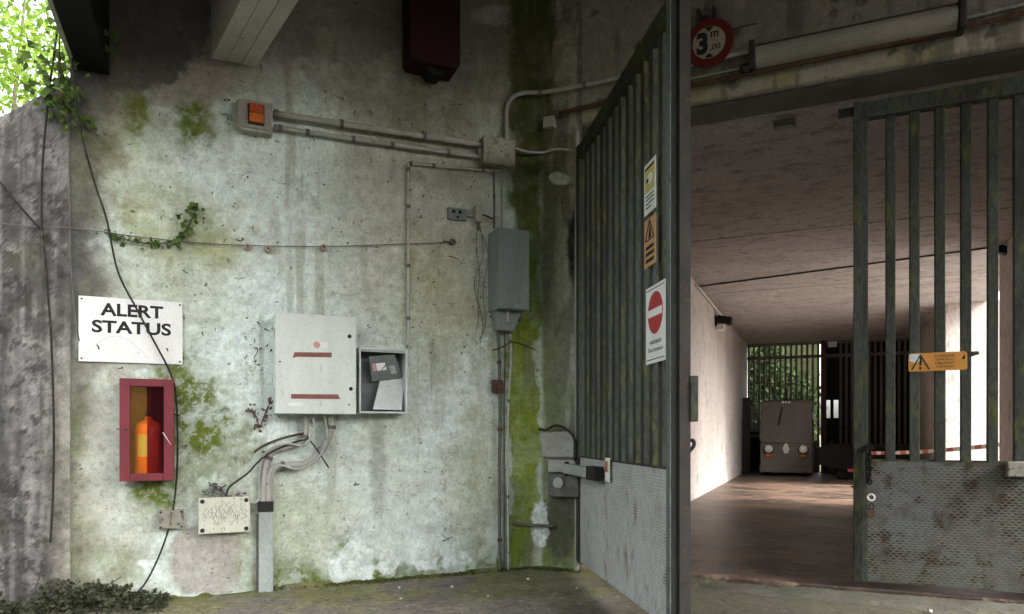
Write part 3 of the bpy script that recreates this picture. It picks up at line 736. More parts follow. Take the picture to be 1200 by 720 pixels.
# ---- ALERT STATUS sign
u0, u1, z0, z1 = A.rect(92, 350.5, 214, 425.5, -0.02)
w, h = u1 - u0, z1 - z0
root = thing('sign', 'white metal sign reading ALERT STATUS in black capitals', 'sign', A, (u0 + u1) / 2, -0.012, z0)
MB().box(-w / 2, w / 2, -0.008, 0.0, 0, h).build('plate', M['white_sign'], root, 0.002)
uc = (u0 + u1) / 2
def on_plate(px, py, d=-0.02): q = A.hit(px, py, d); return q[0] - uc, q[1] - z0
x, z = on_plate(155, 364.5); text_part('lettering', 'ALERT', x, -0.0082, z, 0.078, 0.345, M['ink'], root, 0.03)
x, z = on_plate(155, 384.5); text_part('lettering', 'STATUS', x, -0.0082, z, 0.078, 0.435, M['ink'], root, 0.03)
for sx in (-1, 1):
    for zz in (0.018, h - 0.018):
        MB().cyl((sx * (w / 2 - 0.016), -0.012, zz), (sx * (w / 2 - 0.016), -0.006, zz), 0.006, 10).build('screw', M['rust'], root)
for k, (a, b, hh) in enumerate(((115, 407, .014), (196, 410, .011))):
    x, z = on_plate(a, b); MB().tube([(x - .006, -.009, z + hh), (x + .002, -.010, z), (x + .004, -.009, z - hh)], 0.004, 6).build('rust_chip', M['rust'], root)
arc = [on_plate(97 + 80 * t, 420 - 26 * math.sin(math.pi * min(t * 1.05, 1)) ) for t in [i / 14 for i in range(15)]]
MB().tube([(x, -0.0087, z) for x, z in arc], 0.0007, 4).build('scratch', M['pipe'], root)

# ---- fire extinguisher cabinet
u0, u1, z0, z1 = A.rect(141, 445, 203, 563, -0.17)
w, h, dep = u1 - u0, z1 - z0, 0.17
root = thing('extinguisher_cabinet', 'red metal wall cabinet with a glazed front holding a fire extinguisher', 'cabinet', A, (u0 + u1) / 2, -0.008, z0)
uc = (u0 + u1) / 2
MB().box(-w / 2, w / 2, -0.012, 0, 0, h).build('back_panel', M['red_in'], root)
MB().box(-w / 2 + 0.016, 0.012, -0.0145, -0.012, 0.02, h - 0.02).build('back_board', M['wood_in'], root)
for a, b, cc, dd in ((-w / 2, -w / 2 + 0.012, 0, h), (w / 2 - 0.012, w / 2, 0, h), (-w / 2 + 0.012, w / 2 - 0.012, 0, 0.012), (-w / 2 + 0.012, w / 2 - 0.012, h - 0.012, h)):
    MB().box(a, b, -dep + 0.022, -0.012, cc, dd).build('side_panel', M['red_cab'], root, 0.002)
fw, fb = 0.052, 0.042
dr = MB()
for a, b, cc, dd in ((-w / 2 - .004, -w / 2 + fw, -.004, h + .004), (w / 2 - fw, w / 2 + .004, -.004, h + .004), (-w / 2 + fw, w / 2 - fw, -.004, fb), (-w / 2 + fw, w / 2 - fw, h - fb, h + .004)):
    dr.box(a, b, -dep, -dep + 0.02, cc, dd)
door = dr.build('door_frame', M['red_cab'], root, 0.003)
xm = -0.002
MB().box(-w / 2 + fw - .003, xm, -dep + 0.010, -dep + 0.013, fb - .003, h - fb + .003).build('amber_pane', M['amber_pane'], door)
MB().box(xm + .001, w / 2 - fw + .003, -dep + 0.010, -dep + 0.013, fb - .003, h - fb + .003).build('red_pane', M['clear_pane'], door)
MB().cyl((-w / 2 + 0.03, -dep - 0.004, h * 0.5), (-w / 2 + 0.03, -dep + 0.002, h * 0.5), 0.008, 12).build('lock', M['dark_steel'], door)
MB().tube([(w / 2 - fw - .004, -dep - .001, h * .475), (w / 2 - .012, -dep - .002, h * .35)], [0.0035, 0.001], 6).build('paint_chip', M['white_plastic'], door)
# the extinguisher itself
ext = thing('fire_extinguisher', 'orange fire extinguisher with black valve standing inside the glazed cabinet', 'extinguisher', A, uc + 0.004, -0.085, z0 + 0.0125)
R_, HB = 0.078, 0.345
prof = [(R_ * .9, 0), (R_, 0.012), (R_, HB - 0.05), (R_ * .93, HB - 0.025), (R_ * .70, HB - 0.006), (R_ * .36, HB + 0.006), (0.022, HB + 0.012), (0.022, HB + 0.03)]
MB().lathe(prof, 32).build('bottle', M['ext_red'], ext, smooth=True)
mv = MB().lathe([(0.02, HB + .03), (0.024, HB + .034), (0.024, HB + .055), (0.015, HB + .06)], 16)
mv.build('valve', M['black'], ext, smooth=True)
MB().box(-0.012, 0.075, -0.012, 0.012, HB + .064, HB + .072, Matrix.Rotation(0.25, 4, 'Y')).box(-0.01, 0.06, -0.01, 0.01, HB + 0.045, HB + .053).build('handle', M['black'], ext, 0.002)
lab = MB()
angs = [math.radians(a) for a in np.linspace(-135, -88, 9)]
lv = [(math.cos(a) * (R_ + .0012), math.sin(a) * (R_ + .0012), zz) for zz in (0.13, 0.265) for a in angs]
lab.add(lv, [(i, i + 1, i + 10, i + 9) for i in range(8)])
M['label'] = worn('yellowed_label', (0.55, 0.50, 0.28), (0.46, 0.42, 0.24), (0.16, 0.15, 0.10), scale=18, rough=0.6, t3=(0.60, 0.68))
lab.build('label', M['label'], ext)
MB().tube([(0.02, 0.0, HB + .05), (0.06, 0.02, HB + .03), (R_ + .008, 0.02, HB - .06), (R_ + .008, .02, 0.06)], 0.007, 8, 6).build('hose', M['black'], ext, smooth=True)

# ---- junction boxes low on the wall
def junction_box(name, label, fr, r, dep, mat, screws=True, lid=True, d0=0.0, group=None):
    u0, u1, z0, z1 = fr.rect(*r, d0 - dep)
    w, h = u1 - u0, z1 - z0
    root = thing(name, label, 'junction box', fr, (u0 + u1) / 2, d0, z0, group)
    MB().box(-w / 2 + .003, w / 2 - .003, -dep * .62, 0.004, .003, h - .003).build('body', mat, root, 0.004)
    l = MB().box(-w / 2, w / 2, -dep, -dep * .62, 0, h).build('lid', mat, root, 0.005)
    if screws:
        k = min(w, h) * 0.10
        for sx in (-1, 1):
            for zz in (k, h - k):
                MB().cyl((sx * (w / 2 - k), -dep - .002, zz), (sx * (w / 2 - k), -dep + .002, zz), k * .62, 10).build('screw', M['dark_steel'], l)
    return root, w, h
junction_box('junction_box', 'small grime covered square junction box below the red cabinet', A, (186, 598, 215, 620), 0.075, M['beige'])
M['trail'] = worn('algae_smear', (0.16, 0.15, 0.11), (0.30, 0.29, 0.22), None, scale=30, rough=.9)
jb, w, h = junction_box('junction_box', 'cream rectangular junction box with dark scribbled algae marks and black corner screws', A, (232.5, 583, 293, 625), 0.10, M['cream_dirty'])
for i in range(26):                                 # snail trails grazed through the algae on the lid
    x = -w / 2 + .03 + i * (w - .06) / 25; zz = random.uniform(.05, h * .55); L = random.uniform(.05, .10)
    MB().tube([(x + random.uniform(-.008, .008) + .008 * math.sin(k * 2.2 + i), -0.1005, zz + L * k / 5) for k in range(6)], random.uniform(.0008, .0018), 5, 3).build('grazing_trail', M['trail'], jb)
for i in range(9):
    a = Vector((random.uniform(-.09, .06), -.05, h - .004)); q = [a]
    for k in range(5): q.append(q[-1] + Vector((random.uniform(-.045, .05), random.uniform(-.015, .015), random.uniform(-.005, .04) if k < 3 else random.uniform(-.03, .03))))
    MB().tube(q, random.uniform(.003, .0065), 6, 5).build('cable', M['pipe_dark'] if i % 3 else M['dead'], jb, smooth=True)
MB().tube([(.05, -.05, h), (.09, -.06, h + .03), (.125, -.05, h - .03)], .009, 8, 6).build('cable', M['pipe'], jb, smooth=True)

# ---- floor trunking and conduits feeding the big electric box
u0, u1, z0, z1 = A.rect(303, 592, 320, 696, -0.06)
w = u1 - u0
root = thing('cable_trunking', 'grey upright cable trunking standing on the ground with a black collar', 'trunking', A, (u0 + u1) / 2, 0, 0.0)
z1 = A.hit(311, 592, -0.06)[1]
MB().box(-w / 2, w / 2, -0.075, 0.005, 0, z1 - .045).build('casing', M['trunk_box'], root, 0.004)
MB().box(-w / 2 - .002, w / 2 + .002, -0.079, 0.004, z1 - .045, z1 + .025).build('collar', M['black'], root, 0.004)
MB().box(-w / 2 - .010, -w / 2 - .001, -0.05, 0.0, 0.02, z1 - .06).build('side_strip', M['pipe_dark'], root)
wall_tube('conduit', 'pipe', 'thick grey bent conduit from the box bottom right side into the trunking', 'conduit', A,
          [(388, 484, -.09), (387, 505, -.08), (378, 527, -.06), (360, 543, -.05), (335, 546, -.045), (322, 549, -.045), (316, 562, -.045), (315, 600, -.045)], 0.025, M['pipe'], -.05, 8, clips=(.12, .6), clip_mat=M['pipe_dark'])
wall_tube('conduit', 'pipe', 'thick grey bent conduit from the box middle crossing above the other one', 'conduit', A,
          [(358, 484, -.09), (358, 505, -.08), (352, 519, -.07), (335, 525, -.055), (320, 530, -.045), (312, 545, -.045), (309, 570, -.045), (308, 600, -.045)], 0.021, M['pipe'], -.05, 8, clips=(.2, .65), clip_mat=M['pipe_dark'])
wall_tube('cable', 'cable', 'loose pale cable looping from cream junction box behind the trunking', 'cable', A,
          [(296, 590, -.05), (303, 586, -.05), (308, 575, -.04), (309, 550, -.04)], 0.009, M['pipe_pale'], -.05, 8)
wall_tube('cable', 'cable', 'black slack cable rising from the cream junction box to the bent conduits', 'cable', A,
          [(360, 515, -.09), (340, 520, -.09), (310, 535, -.08), (290, 555, -.06), (270, 570, -.05), (265, 580, -.05)], 0.006, M['cable'], -.05, 8)
wall_tube('cable', 'cable', 'thin dark cable crossing over the two bent conduits', 'cable', A,
          [(360, 512, -.095), (372, 528, -.09), (385, 548, -.05)], 0.005, M['cable'], -.05, 6)

for lb_, pts_ in (('grey cable looping tightly round both bent conduits', [(366, 486, -.10), (368, 506, -.11), (356, 522, -.11), (336, 520, -.10), (318, 526, -.09), (306, 540, -.07), (304, 570, -.05), (305, 598, -.04)]),
                  ('pale cable hanging in a low loop below both bent conduits', [(380, 486, -.12), (383, 515, -.12), (372, 538, -.11), (350, 550, -.10), (328, 546, -.09), (319, 560, -.08), (318, 596, -.05)]),
                  ('dark twig like cable sticking out left of the bent conduits', [(356, 508, -.10), (330, 514, -.10), (310, 522, -.08), (298, 530, -.05)])):
    wall_tube('cable', 'cable', lb_, 'cable', A, pts_, .008, M['pipe'] if 'twig' not in lb_ else M['dead'], -.05, 8)
# ---- big electric box with the open compartment beside it
dep = 0.20
u0, u1, z0, z1 = A.rect(323, 369.5, 417, 485, -dep)
w, h = u1 - u0, z1 - z0; uc = (u0 + u1) / 2
root = thing('electric_box', 'large pale green steel electric box with two round locks and maroon label strips', 'electric box', A, uc, 0, z0)
MB().box(-w / 2, w / 2, -dep + .018, 0.01, 0, h).build('enclosure', M['cream'], root, 0.004)
dr = MB().box(-w / 2 - .003, w / 2 + .003, -dep - .004, -dep + .013, -.003, h + .003).build('door', M['cream'], root, 0.006)
def onb(px, py): q = A.hit(px, py, -dep); return q[0] - uc, q[1] - z0
for a, b in ((409.5, 394.5), (411, 456)):
    x, z = onb(a, b)
    lk = MB().cyl((x, -dep - .008, z), (x, -dep, z), 0.013, 18).build('lock', M['black'], dr)
x, z = onb(409, 474.5); MB().cyl((x, -dep - .006, z), (x, -dep, z), 0.006, 10).build('rivet', M['dark_steel'], dr)
x, z = onb(328, 424); MB().cyl((x, -dep - .006, z), (x, -dep, z), 0.006, 10).build('rivet', M['dark_steel'], dr)
def plate_poly(pts, mat, name, parent, d): MB().prism([onb(*q) for q in pts], -dep - d, -dep - .003).build(name, mat, parent)
plate_poly([(345, 413), (388.5, 413.5), (388.5, 419), (347, 418.5), (343, 420)], M['maroon_tape'], 'label_strip', dr, .0055)
plate_poly([(341, 462), (396, 462.5), (398.5, 468), (341, 467.5)], M['maroon_tape'], 'label_strip', dr, .0055)
plate_poly([(367, 401), (384, 401.5), (384, 408.5), (367, 408)], M['white_sign'], 'sticker', dr, .0050)
x, z = onb(371, 404.5); MB().cyl((x, -dep - .0062, z), (x, -dep - .004, z), 0.022, 20).build('sticker_emblem', M['pink'], dr)
plate_poly([(338, 472), (354, 472), (354, 476), (338, 476)], M['white_sign'], 'sticker', dr, .0050)
for zz in (h * .2, h * .8): MB().cyl((-w / 2 - .006, -dep + .006, zz - .03), (-w / 2 - .006, -dep + .006, zz + .03), 0.006, 8).build('hinge', M['pipe'], root)
MB().box(w / 2 + .003, w / 2 + .012, -dep + .03, -dep + .06, h * .42, h * .5).build('latch', M['beige'], root, .002)

dp2 = 0.17
M['silver'] = worn('zinc_sheet', (0.62, 0.65, 0.63), (0.50, 0.53, 0.51), (0.26, 0.26, 0.23), scale=7, rough=0.5, metal=0.2, t3=(0.62, 0.72))
u0, u1, z0b, z1b = A.rect(421, 408, 477.5, 484.5, -dp2)
w2, h2 = u1 - u0, z1b - z0b
root = thing('switch_compartment', 'open grey steel compartment without its door beside the large electric box', 'electric box', A, (u0 + u1) / 2, 0, z0b)
MB().box(-w2 / 2, w2 / 2, -0.006, 0.006, 0, h2).build('back_plate', M['grey_sheet'], root)
t_ = 0.012
for nm, a, b, cc, dd in (('side_plate', -w2 / 2, -w2 / 2 + t_, 0, h2), ('side_plate', w2 / 2 - t_, w2 / 2, 0, h2), ('top_plate', -w2 / 2 + t_, w2 / 2 - t_, h2 - t_, h2), ('bottom_plate', -w2 / 2 + t_, w2 / 2 - t_, 0, t_)):
    MB().box(a, b, -dp2, -0.006, cc, dd).build(nm, M['silver'], root, 0.002)
MB().box(-w2 / 2 + t_, w2 / 2 - t_, -dp2 + 0.002, -dp2 + 0.006, h2 - t_ - .018, h2 - t_).build('lip', M['trunk_box'], root)
MB().box(w2 / 2, w2 / 2 + .018, -.10, -.06, h2 * .28, h2 * .40).build('latch', M['pipe_dark'], root, .003)
sh = thing('bent_metal_sheet', 'folded bright aluminium sheet with a small sticker leaning inside the open compartment', 'metal sheet', A, (u0 + u1) / 2 + .01, -0.02, z0b + t_ + .001)
so = Vector(((u0 + u1) / 2 + .01, -0.02, z0b + t_ + .001))
def shp(q): u, z = A.hit(q[0], q[1], q[2]); return Vector((u, q[2], z)) - so
def flap(name, q4, mat, par, off=0.0, th=.002):
    a = [shp(q) for q in q4]; nv = (a[1] - a[0]).cross(a[2] - a[0]).normalized()
    if nv.y > 0: nv = -nv
    return MB().add([p + nv * (off + th) for p in a] + [p + nv * off for p in a], [(0, 1, 2, 3), (7, 6, 5, 4), (0, 4, 5, 1), (1, 5, 6, 2), (2, 6, 7, 3), (3, 7, 4, 0)]).build(name, mat, par)
UP = [(436, 447, -.075), (472.5, 442.5, -.075), (462, 415.5, -.135), (432, 418, -.125)]
up = flap('upper_flap', UP, M['grey_sheet'], sh)
flap('lower_flap', [(437, 480, -.13), (470.5, 481, -.150), (473.5, 443.5, -.076), (445, 447, -.076)], M['silver'], sh)
def sub(a0, b0, a1, b1):
    def P(a, b):
        f = [UP[3][i] + (UP[2][i] - UP[3][i]) * a for i in range(3)]; g_ = [UP[0][i] + (UP[1][i] - UP[0][i]) * a for i in range(3)]
        return tuple(f[i] + (g_[i] - f[i]) * b for i in range(3))
    return [P(a0, b1), P(a1, b1), P(a1, b0), P(a0, b0)]
flap('sticker', sub(.22, .30, .55, .60), M['white_sign'], up, .003)
flap('sticker_emblem', sub(.08, .30, .20, .60), M['pink'], up, .003)
flap('sticker', sub(.66, .45, .85, .80), M['pipe'], up, .003)

# ---- orange warning light and its pipes
u0, u1, z0, z1 = A.rect(277, 115, 320, 152, -0.11)
w, h = u1 - u0, z1 - z0; uc = (u0 + u1) / 2
root = thing('warning_light', 'flaking grey wall box with a square orange lamp lens', 'warning light', A, uc, 0, z0)
MB().prism([(-w / 2, .03), (-w / 2 + .04, 0), (w / 2, 0), (w / 2, h), (-w / 2 + .02, h), (-w / 2, h - .02)], -0.075, 0.01).build('housing', M['pipe'], root, 0.005)
MB().box(-w / 2 + .01, w / 2 - .012, -0.085, -0.075, .018, h - .012).build('face_plate', M['lamp_cover'], root, 0.004)
lx0 = A.hit(292, 133, -.11)[0] - uc; lx1 = A.hit(309, 133, -.11)[0] - uc
MB().box(lx0 - .006, lx1 + .006, -0.095, -0.085, h * .20, h * .85).build('lens_frame', M['dark_steel'], root, .003)
MB().box(lx0, lx1, -0.122, -0.095, h * .24, h * .52).build('lens', M['orange_lens'], root, .006)
M['lens_dark'] = worn('dark_orange_lens', (0.36, 0.055, 0.008), (0.30, 0.045, 0.008), None, scale=18, rough=0.25, fine=.1)
MB().box(lx0, lx1, -0.122, -0.095, h * .53, h * .82).build('lens', M['lens_dark'], root, .006)
wall_tube('conduit', 'pipe', 'upper straight grey conduit running from the orange warning light to the square junction box', 'conduit', A, [(320, 133), (440, 151.5), (566, 170)], 0.022, M['pipe'], -.055, 4, clips=(.03, .35, .7), clip_mat=M['pipe_dark'])
wall_tube('conduit', 'pipe', 'lower thinner grey conduit running from the orange warning light to the square junction box', 'conduit', A, [(321, 149), (440, 167), (566, 184.5)], 0.016, M['pipe'], -.045, 4, clips=(.05, .22, .42, .58, .8), clip_mat=M['pipe_dark'])
jb, w, h = junction_box('junction_box', 'square beige junction box where the pipes meet at the mossy corner', A, (567, 161, 604, 193), 0.12, M['beige'], screws=False)
MB().box(-w / 2 - .02, -w / 2 + .004, -.07, -.03, h * .3, h * .6).build('cable_gland', M['pipe'], jb, .004)

# ---- thin conduit frame from the open compartment
wall_tube('conduit', 'pipe', 'thin pale conduit climbing from the open compartment and turning along the wall', 'conduit', A,
          [(478.5, 408), (478.5, 330), (478.5, 260), (478.5, 197), (480, 193), (486, 192), (530, 196.5), (575, 200), (590, 200), (600, 194)], 0.011, M['pipe_pale'], -.03, 6, seg=6, clips=(.06, .14, .25, .33, .52, .62, .75), clip_mat=M['pipe_dark'])

# ---- wire stretched across the wall on insulators
wall_tube('wire', 'strand', 'thin grey wire stretched along the wall below the thin conduit', 'wire', A, [(530, 284), (478, 286), (380, 289), (300, 288), (235, 285), (165, 278), (120, 272), (80, 267), (45, 266), (-40, 258)], 0.0035, M['wire'], -.028, 4, seg=5)
for k, (a, b, lb) in enumerate(((290, 290, 'small broken porcelain wire insulator left of its twin'), (314, 292.5, 'small broken porcelain wire insulator right of its twin'), (379, 291, 'small broken porcelain wire insulator alone in the middle of the wire'), (530, 284, 'dark wire anchor at the end of the stretched wire'))):
    u, z = A.hit(a, b, -.02)
    root = thing('insulator', lb, 'insulator', A, u, 0, z, 'insulators of the stretched wire')
    MB().lathe([(.014, 0), (.021, .010), (.014, .020), (.024, .034), (.017, .046)], 14, Matrix.Rotation(math.pi / 2, 4, 'X')).build('knob', M['porcelain'] if k < 3 else M['pipe_dark'], root, smooth=True)
    MB().cyl((0, -.046, 0), (0, -.058, 0), .007, 8).build('bolt', M['rust'], root)
    if k == 3: MB().tube([(-.07, -.02, 0), (.03, -.02, 0)], .006, 6).build('eye_rod', M['pipe_dark'], root)

# ---- socket plate, hook with a handset and its tangled wires
u0, u1, z0, z1 = A.rect(525, 244, 547, 258, -0.02)
w, h = u1 - u0, z1 - z0
root = thing('socket_plate', 'small dark grey socket plate on the wall left of the grey cabinet', 'socket', A, (u0 + u1) / 2, 0, z0)
MB().box(-w / 2, w / 2, -.022, .006, 0, h).build('plate', M['grey_box'], root, .004)
for x in (-.03, .02): MB().box(x - .012, x + .012, -.0245, -.021, h * .55, h * .80).build('slot', M['black'], root)
MB().box(-.008, .012, -.0245, -.021, h * .15, h * .32).build('slot', M['black'], root)
MB().cyl((w / 2, -.012, h * .4), (w / 2 + .055, -.012, h * .4), .005, 8).build('lead', M['pipe_dark'], root)
u, z = A.hit(561, 252, -.04)
root = thing('cable_socket', 'grey hanging plug socket left of the top of the grey cabinet', 'socket', A, u, 0, z - .05)
MB().prism([(-.025, 0), (.02, -.01), (.032, .03), (.02, .12), (-.025, .12), (-.032, .06)], -.055, -.005).build('body', M['pipe'], root, .008)
MB().cyl((0, -.03, -.06), (0, -.03, 0), .012, 10).build('cable_gland', M['pipe_dark'], root)
MB().tube([(.025, -.03, .06), (.08, -.03, .05), (.13, -.03, .03)], .006, 6).build('lead', M['cable'], root)
for i, pts in enumerate((((560, 265), (558, 290), (562, 320), (560, 350), (566, 378), (563, 402)), ((563, 265), (566, 300), (556, 330), (561, 365), (557, 392)), ((562, 268), (572, 300), (566, 340), (569, 380), (562, 398)))):
    wall_tube('hanging_wire', 'strand', ('thin brown wire hanging straight down from the plug socket', 'thin brown wire zigzagging down from the plug socket', 'thin brown wire bowing out towards the grey cabinet')[i], 'wire', A, pts, .0022, M['dead'], -.02, 6, 'wires hanging from the plug socket', 5)

# ---- grey cabinet and the pipes under it
dep = 0.20
u0, u1, z0, z1 = A.rect(584, 268, 620.5, 363, -dep)
w, h = u1 - u0, z1 - z0; uc = (u0 + u1) / 2
root = thing('control_cabinet', 'tall narrow grey steel cabinet on the wall beside the mossy corner', 'cabinet', A, uc, 0, z0)
MB().box(-w / 2, w / 2, -dep + .016, 0.03, 0, h).build('body', M['grey_box'], root, .004)
dr = MB().box(-w / 2 + .002, w / 2 - .002, -dep, -dep + .013, .004, h - .004).build('door', M['grey_box'], root, .004)
for x in (.02, .035): MB().cyl((x, -dep - .004, .03), (x, -dep, .03), .005, 8).build('screw', M['pipe_pale'], dr)
MB().prism([(-w / 2 + .01, 0), (w / 2 - .03, 0), (w / 2 - .09, -.145), (-w / 2 + .03, -.145)], -.12, -.03).build('cable_hopper', M['grey_box'], root, .003)
MB().cyl((-.02, -.13, -.09), (-.02, -.13, 0), .013, 10).build('cable_gland', M['pipe'], root)
MB().cyl((w / 2 - .035, -.10, -.07), (w / 2 - .035, -.10, 0), .012, 10).build('cable_gland', M['pipe_dark'], root)
wall_tube('conduit', 'pipe', 'dark rusty pipe running from grey cabinet through the brown switch to the ground', 'conduit', A, [(583, 363), (584, 400), (586, 470), (585, 560), (586, 670)], 0.013, M['pipe_dark'], -.045, 6, clips=(.1, .35, .6, .9), clip_mat=M['rust'])
wall_tube('conduit', 'pipe', 'pale grey pipe beside the moss running from grey cabinet to the ground', 'conduit', A, [(598, 390), (599, 420), (596, 470), (595, 560), (596, 669)], 0.0085, M['pipe_pale'], -.045, 6, clips=(.12, .5, .8), clip_mat=M['pipe_dark'])
wall_tube('conduit', 'pipe', 'short dark pipe between the two ground pipes under the grey cabinet', 'conduit', A, [(591, 388), (592, 420), (591, 470), (591, 668)], 0.006, M['pipe_dark'], -.03, 6)
wall_tube('conduit', 'pipe', 'dark conduit from square junction box down to the top of the grey cabinet', 'conduit', A, [(578, 193), (579, 230), (579, 268)], 0.008, M['pipe_dark'], -.05, 5, clips=(.2, .5, .8))
wall_tube('conduit', 'pipe', 'pale conduit from square junction box down to the top of the grey cabinet', 'conduit', A, [(588, 193), (588, 230), (588, 268)], 0.0085, M['pipe'], -.05, 5, clips=(.3, .7))
wall_tube('conduit', 'pipe', 'thin black conduit down the moss to the right top corner of the grey cabinet', 'conduit', A, [(611, 190), (610, 230), (609, 268)], 0.006, M['pipe_dark'], -.05, 5)
u, z = A.hit(583.5, 453, -.06)
root = thing('rotary_switch', 'brown rusty square switch on the dark pipe under the grey cabinet', 'switch', A, u, -.02, z)
MB().box(-.042, .042, -.05, .0, -.05, .05).build('body', M['rust'], root, .012)
MB().cyl((0, -.075, 0), (0, -.05, 0), .026, 14).build('knob', M['rust'], root, .004)
wall_tube('bracket', 'rod', 'thin rusty wire tie around the pipes below the grey cabinet', 'bracket', A, [(577, 411), (590, 406), (600, 401), (612, 404), (627, 410)], .005, M['rust'], -.06, 6)

# ---- hanging cables and creepers at the left
wall_tube('hanging_cable', 'cable', 'long black cable hanging from the beam past the sign and red cabinet to the ground', 'cable', A,
          [(84, 60, -.16), (88, 110, -.12), (96, 160, -.08), (110, 212, -.05), (125, 258, -.045), (138, 318, -.045), (160, 362, -.045), (182, 403, -.045), (199, 436, -.06), (206, 462, -.05), (208, 510, -.05), (207, 560, -.05), (201, 606, -.07), (188, 648, -.06), (170, 684, -.05), (152, 702, -.03)], 0.0058, M['cable'], -.05, 8, seg=7)
kc = wall_tube('hanging_cable', 'cable', 'knotted black cable hanging down the dark wing wall', 'cable', A,
          [(68, 30, -.10), (58, 105, -.06), (50, 190, -.03), (49, 262, -.03), (54, 320, -.03), (60, 400, -.03), (63, 500, -.03), (62, 580, -.03), (59, 636, -.03)], 0.0065, M['cable'], -.03, 8, seg=6, clips=(.28, .40, .43, .47, .50, .6), clip_mat=M['dead'])
wall_tube('hanging_cable', 'cable', 'dark cable sloping down the wing wall to the knotted cable', 'cable', A, [(-30, 180), (0, 214), (25, 244), (47, 268)], 0.007, M['cable'], -.03, 6, seg=6)
wall_tube('hanging_cable', 'cable', 'thin faint cable running straight down beside the sign', 'cable', A, [(78, 110), (81, 200), (83, 300), (88, 370), (93, 400)], 0.004, M['wire'], -.02, 6, seg=5)

# ================================================================ OBJECTS ON THE PORTAL WALL
wall_tube('conduit', 'pipe', 'pale conduit bending from square junction box round the mossy corner to the lamp', 'conduit', B,
          [(886, 58, -.09), (812, 75, -.055), (735, 89, -.05), (690, 99, -.05), (640, 108, -.05), (615, 109, -.12), (601, 114, -.17), (594, 126, -.20), (593, 145, -.20), (593, 164, -.20)], 0.0175, M['pipe'], -.05, 8, clips=(.15, .35, .47), clip_mat=M['pipe_dark'])
wall_tube('conduit', 'pipe', 'rusty brown pipe running under the long lamp across the portal wall', 'conduit', B,
          [(1260, -2), (1200, 15), (1000, 61), (812, 100), (715, 119.5), (655, 133)], 0.016, M['rust'], -.05, 4, clips=(.1, .22, .34, .46, .6, .75, .9), clip_mat=M['rust'])
wall_tube('conduit', 'pipe', 'thin pale pipe just above the rusty brown pipe on the portal wall', 'conduit', B,
          [(1260, -14), (1200, 5), (1000, 52), (812, 92), (700, 116)], 0.009, M['pipe'], -.03, 4)
junction_box('junction_box', 'tiny grey junction box at the end of the rusty pipe', B, (636, 136, 649, 149), 0.06, M['pipe'], screws=False)
wall_tube('cable', 'cable', 'grey cable sagging from square junction box towards the open gate hinge', 'cable', B,
          [(604, 174, -.18), (618, 178, -.12), (636, 179, -.04), (655, 175, -.04), (690, 181, -.03)], 0.010, M['pipe'], -.03, 8)

# ---- long fluorescent lamp
a0, zz0 = B.hit(882, 66, -.11); a1, zz1 = B.hit(1127, 15, -.11)
zc = (zz0 + zz1) / 2; w = a1 - a0
root = thing('fluorescent_lamp', 'long dusty tube lamp mounted on the portal wall above the tunnel mouth', 'lamp', B, (a0 + a1) / 2, 0, zc)
MB().box(-w / 2, w / 2, -.06, .005, -.075, .085).build('housing', M['rust'], root, .006)
half = [(-.06 - .07 * math.sin(q), -.070 + .145 * (1 - math.cos(q)) / 2) for q in [math.pi * i / 10 for i in range(11)]]
MB().prism_yz(half, -w / 2 + .02, w / 2 - .02).build('cover', M['lamp_cover'], root)
for s in (-1, 1): MB().box(s * (w / 2 + .004) - .02, s * (w / 2 + .004) + .02, -.135, -.003, -.09, .10).build('end_cap', M['dark_steel'], root, .01)
MB().box(-w / 2, w / 2, -.045, 0.004, .087, .105).build('top_rail', M['rust'], root)
MB().tube([(-w / 2 - .02, -.06, -.02), (-w / 2 - .08, -.05, -.03), (-w / 2 - .06, -.03, -.09)], .009, 8, 5).build('feed_cable', M['cable'], root)

# ---- round height limit sign
u, z = B.hit(831, 50.5, -.09)
rr = 0.168
root = thing('height_limit_sign', 'round red rimmed sign with black figure 3 hanging above the tunnel mouth', 'sign', B, u, -.085, z)
rx = Matrix.Rotation(math.pi / 2, 4, 'X')
MB().lathe([(rr - .004, 0), (rr, .003), (rr, .010), (rr - .004, .013)], 48, rx).build('rim', M['red_round'], root, smooth=False)
MB().lathe([(rr * .66, .0131), (rr * .655, .0142)], 48, rx).build('disc', M['round_white'], root)
text_part('figure', '3', -rr * .27, -.0143, 0, rr * .92, rr * .46, M['ink'], root, .05)
text_part('figure', 'm', rr * .22, -.0143, rr * .30, rr * .24, rr * .32, M['ink'], root, .02)
text_part('figure', ',00', rr * .25, -.0143, -rr * .24, rr * .27, rr * .42, M['ink'], root, .015)
MB().prism([(-.03, rr * .63), (.03, rr * .63), (0, rr * .43)], -.0155, -.0142).build('arrow_mark', M['ink'], root)
MB().prism([(-.03, -rr * .63), (.03, -rr * .63), (0, -rr * .43)], -.0155, -.0142).build('arrow_mark', M['ink'], root)
for x in (-.075, .03): MB().box(x - .012, x + .012, -.003, .085, rr * .6, rr + .09).build('bracket', M['dark_steel'], root, .003)
MB().tube([(.0, .07, 0.15), (.16, .07, .10), (.30, .08, .11)], .004, 5).build('tie_wire', M['dark_steel'], root)

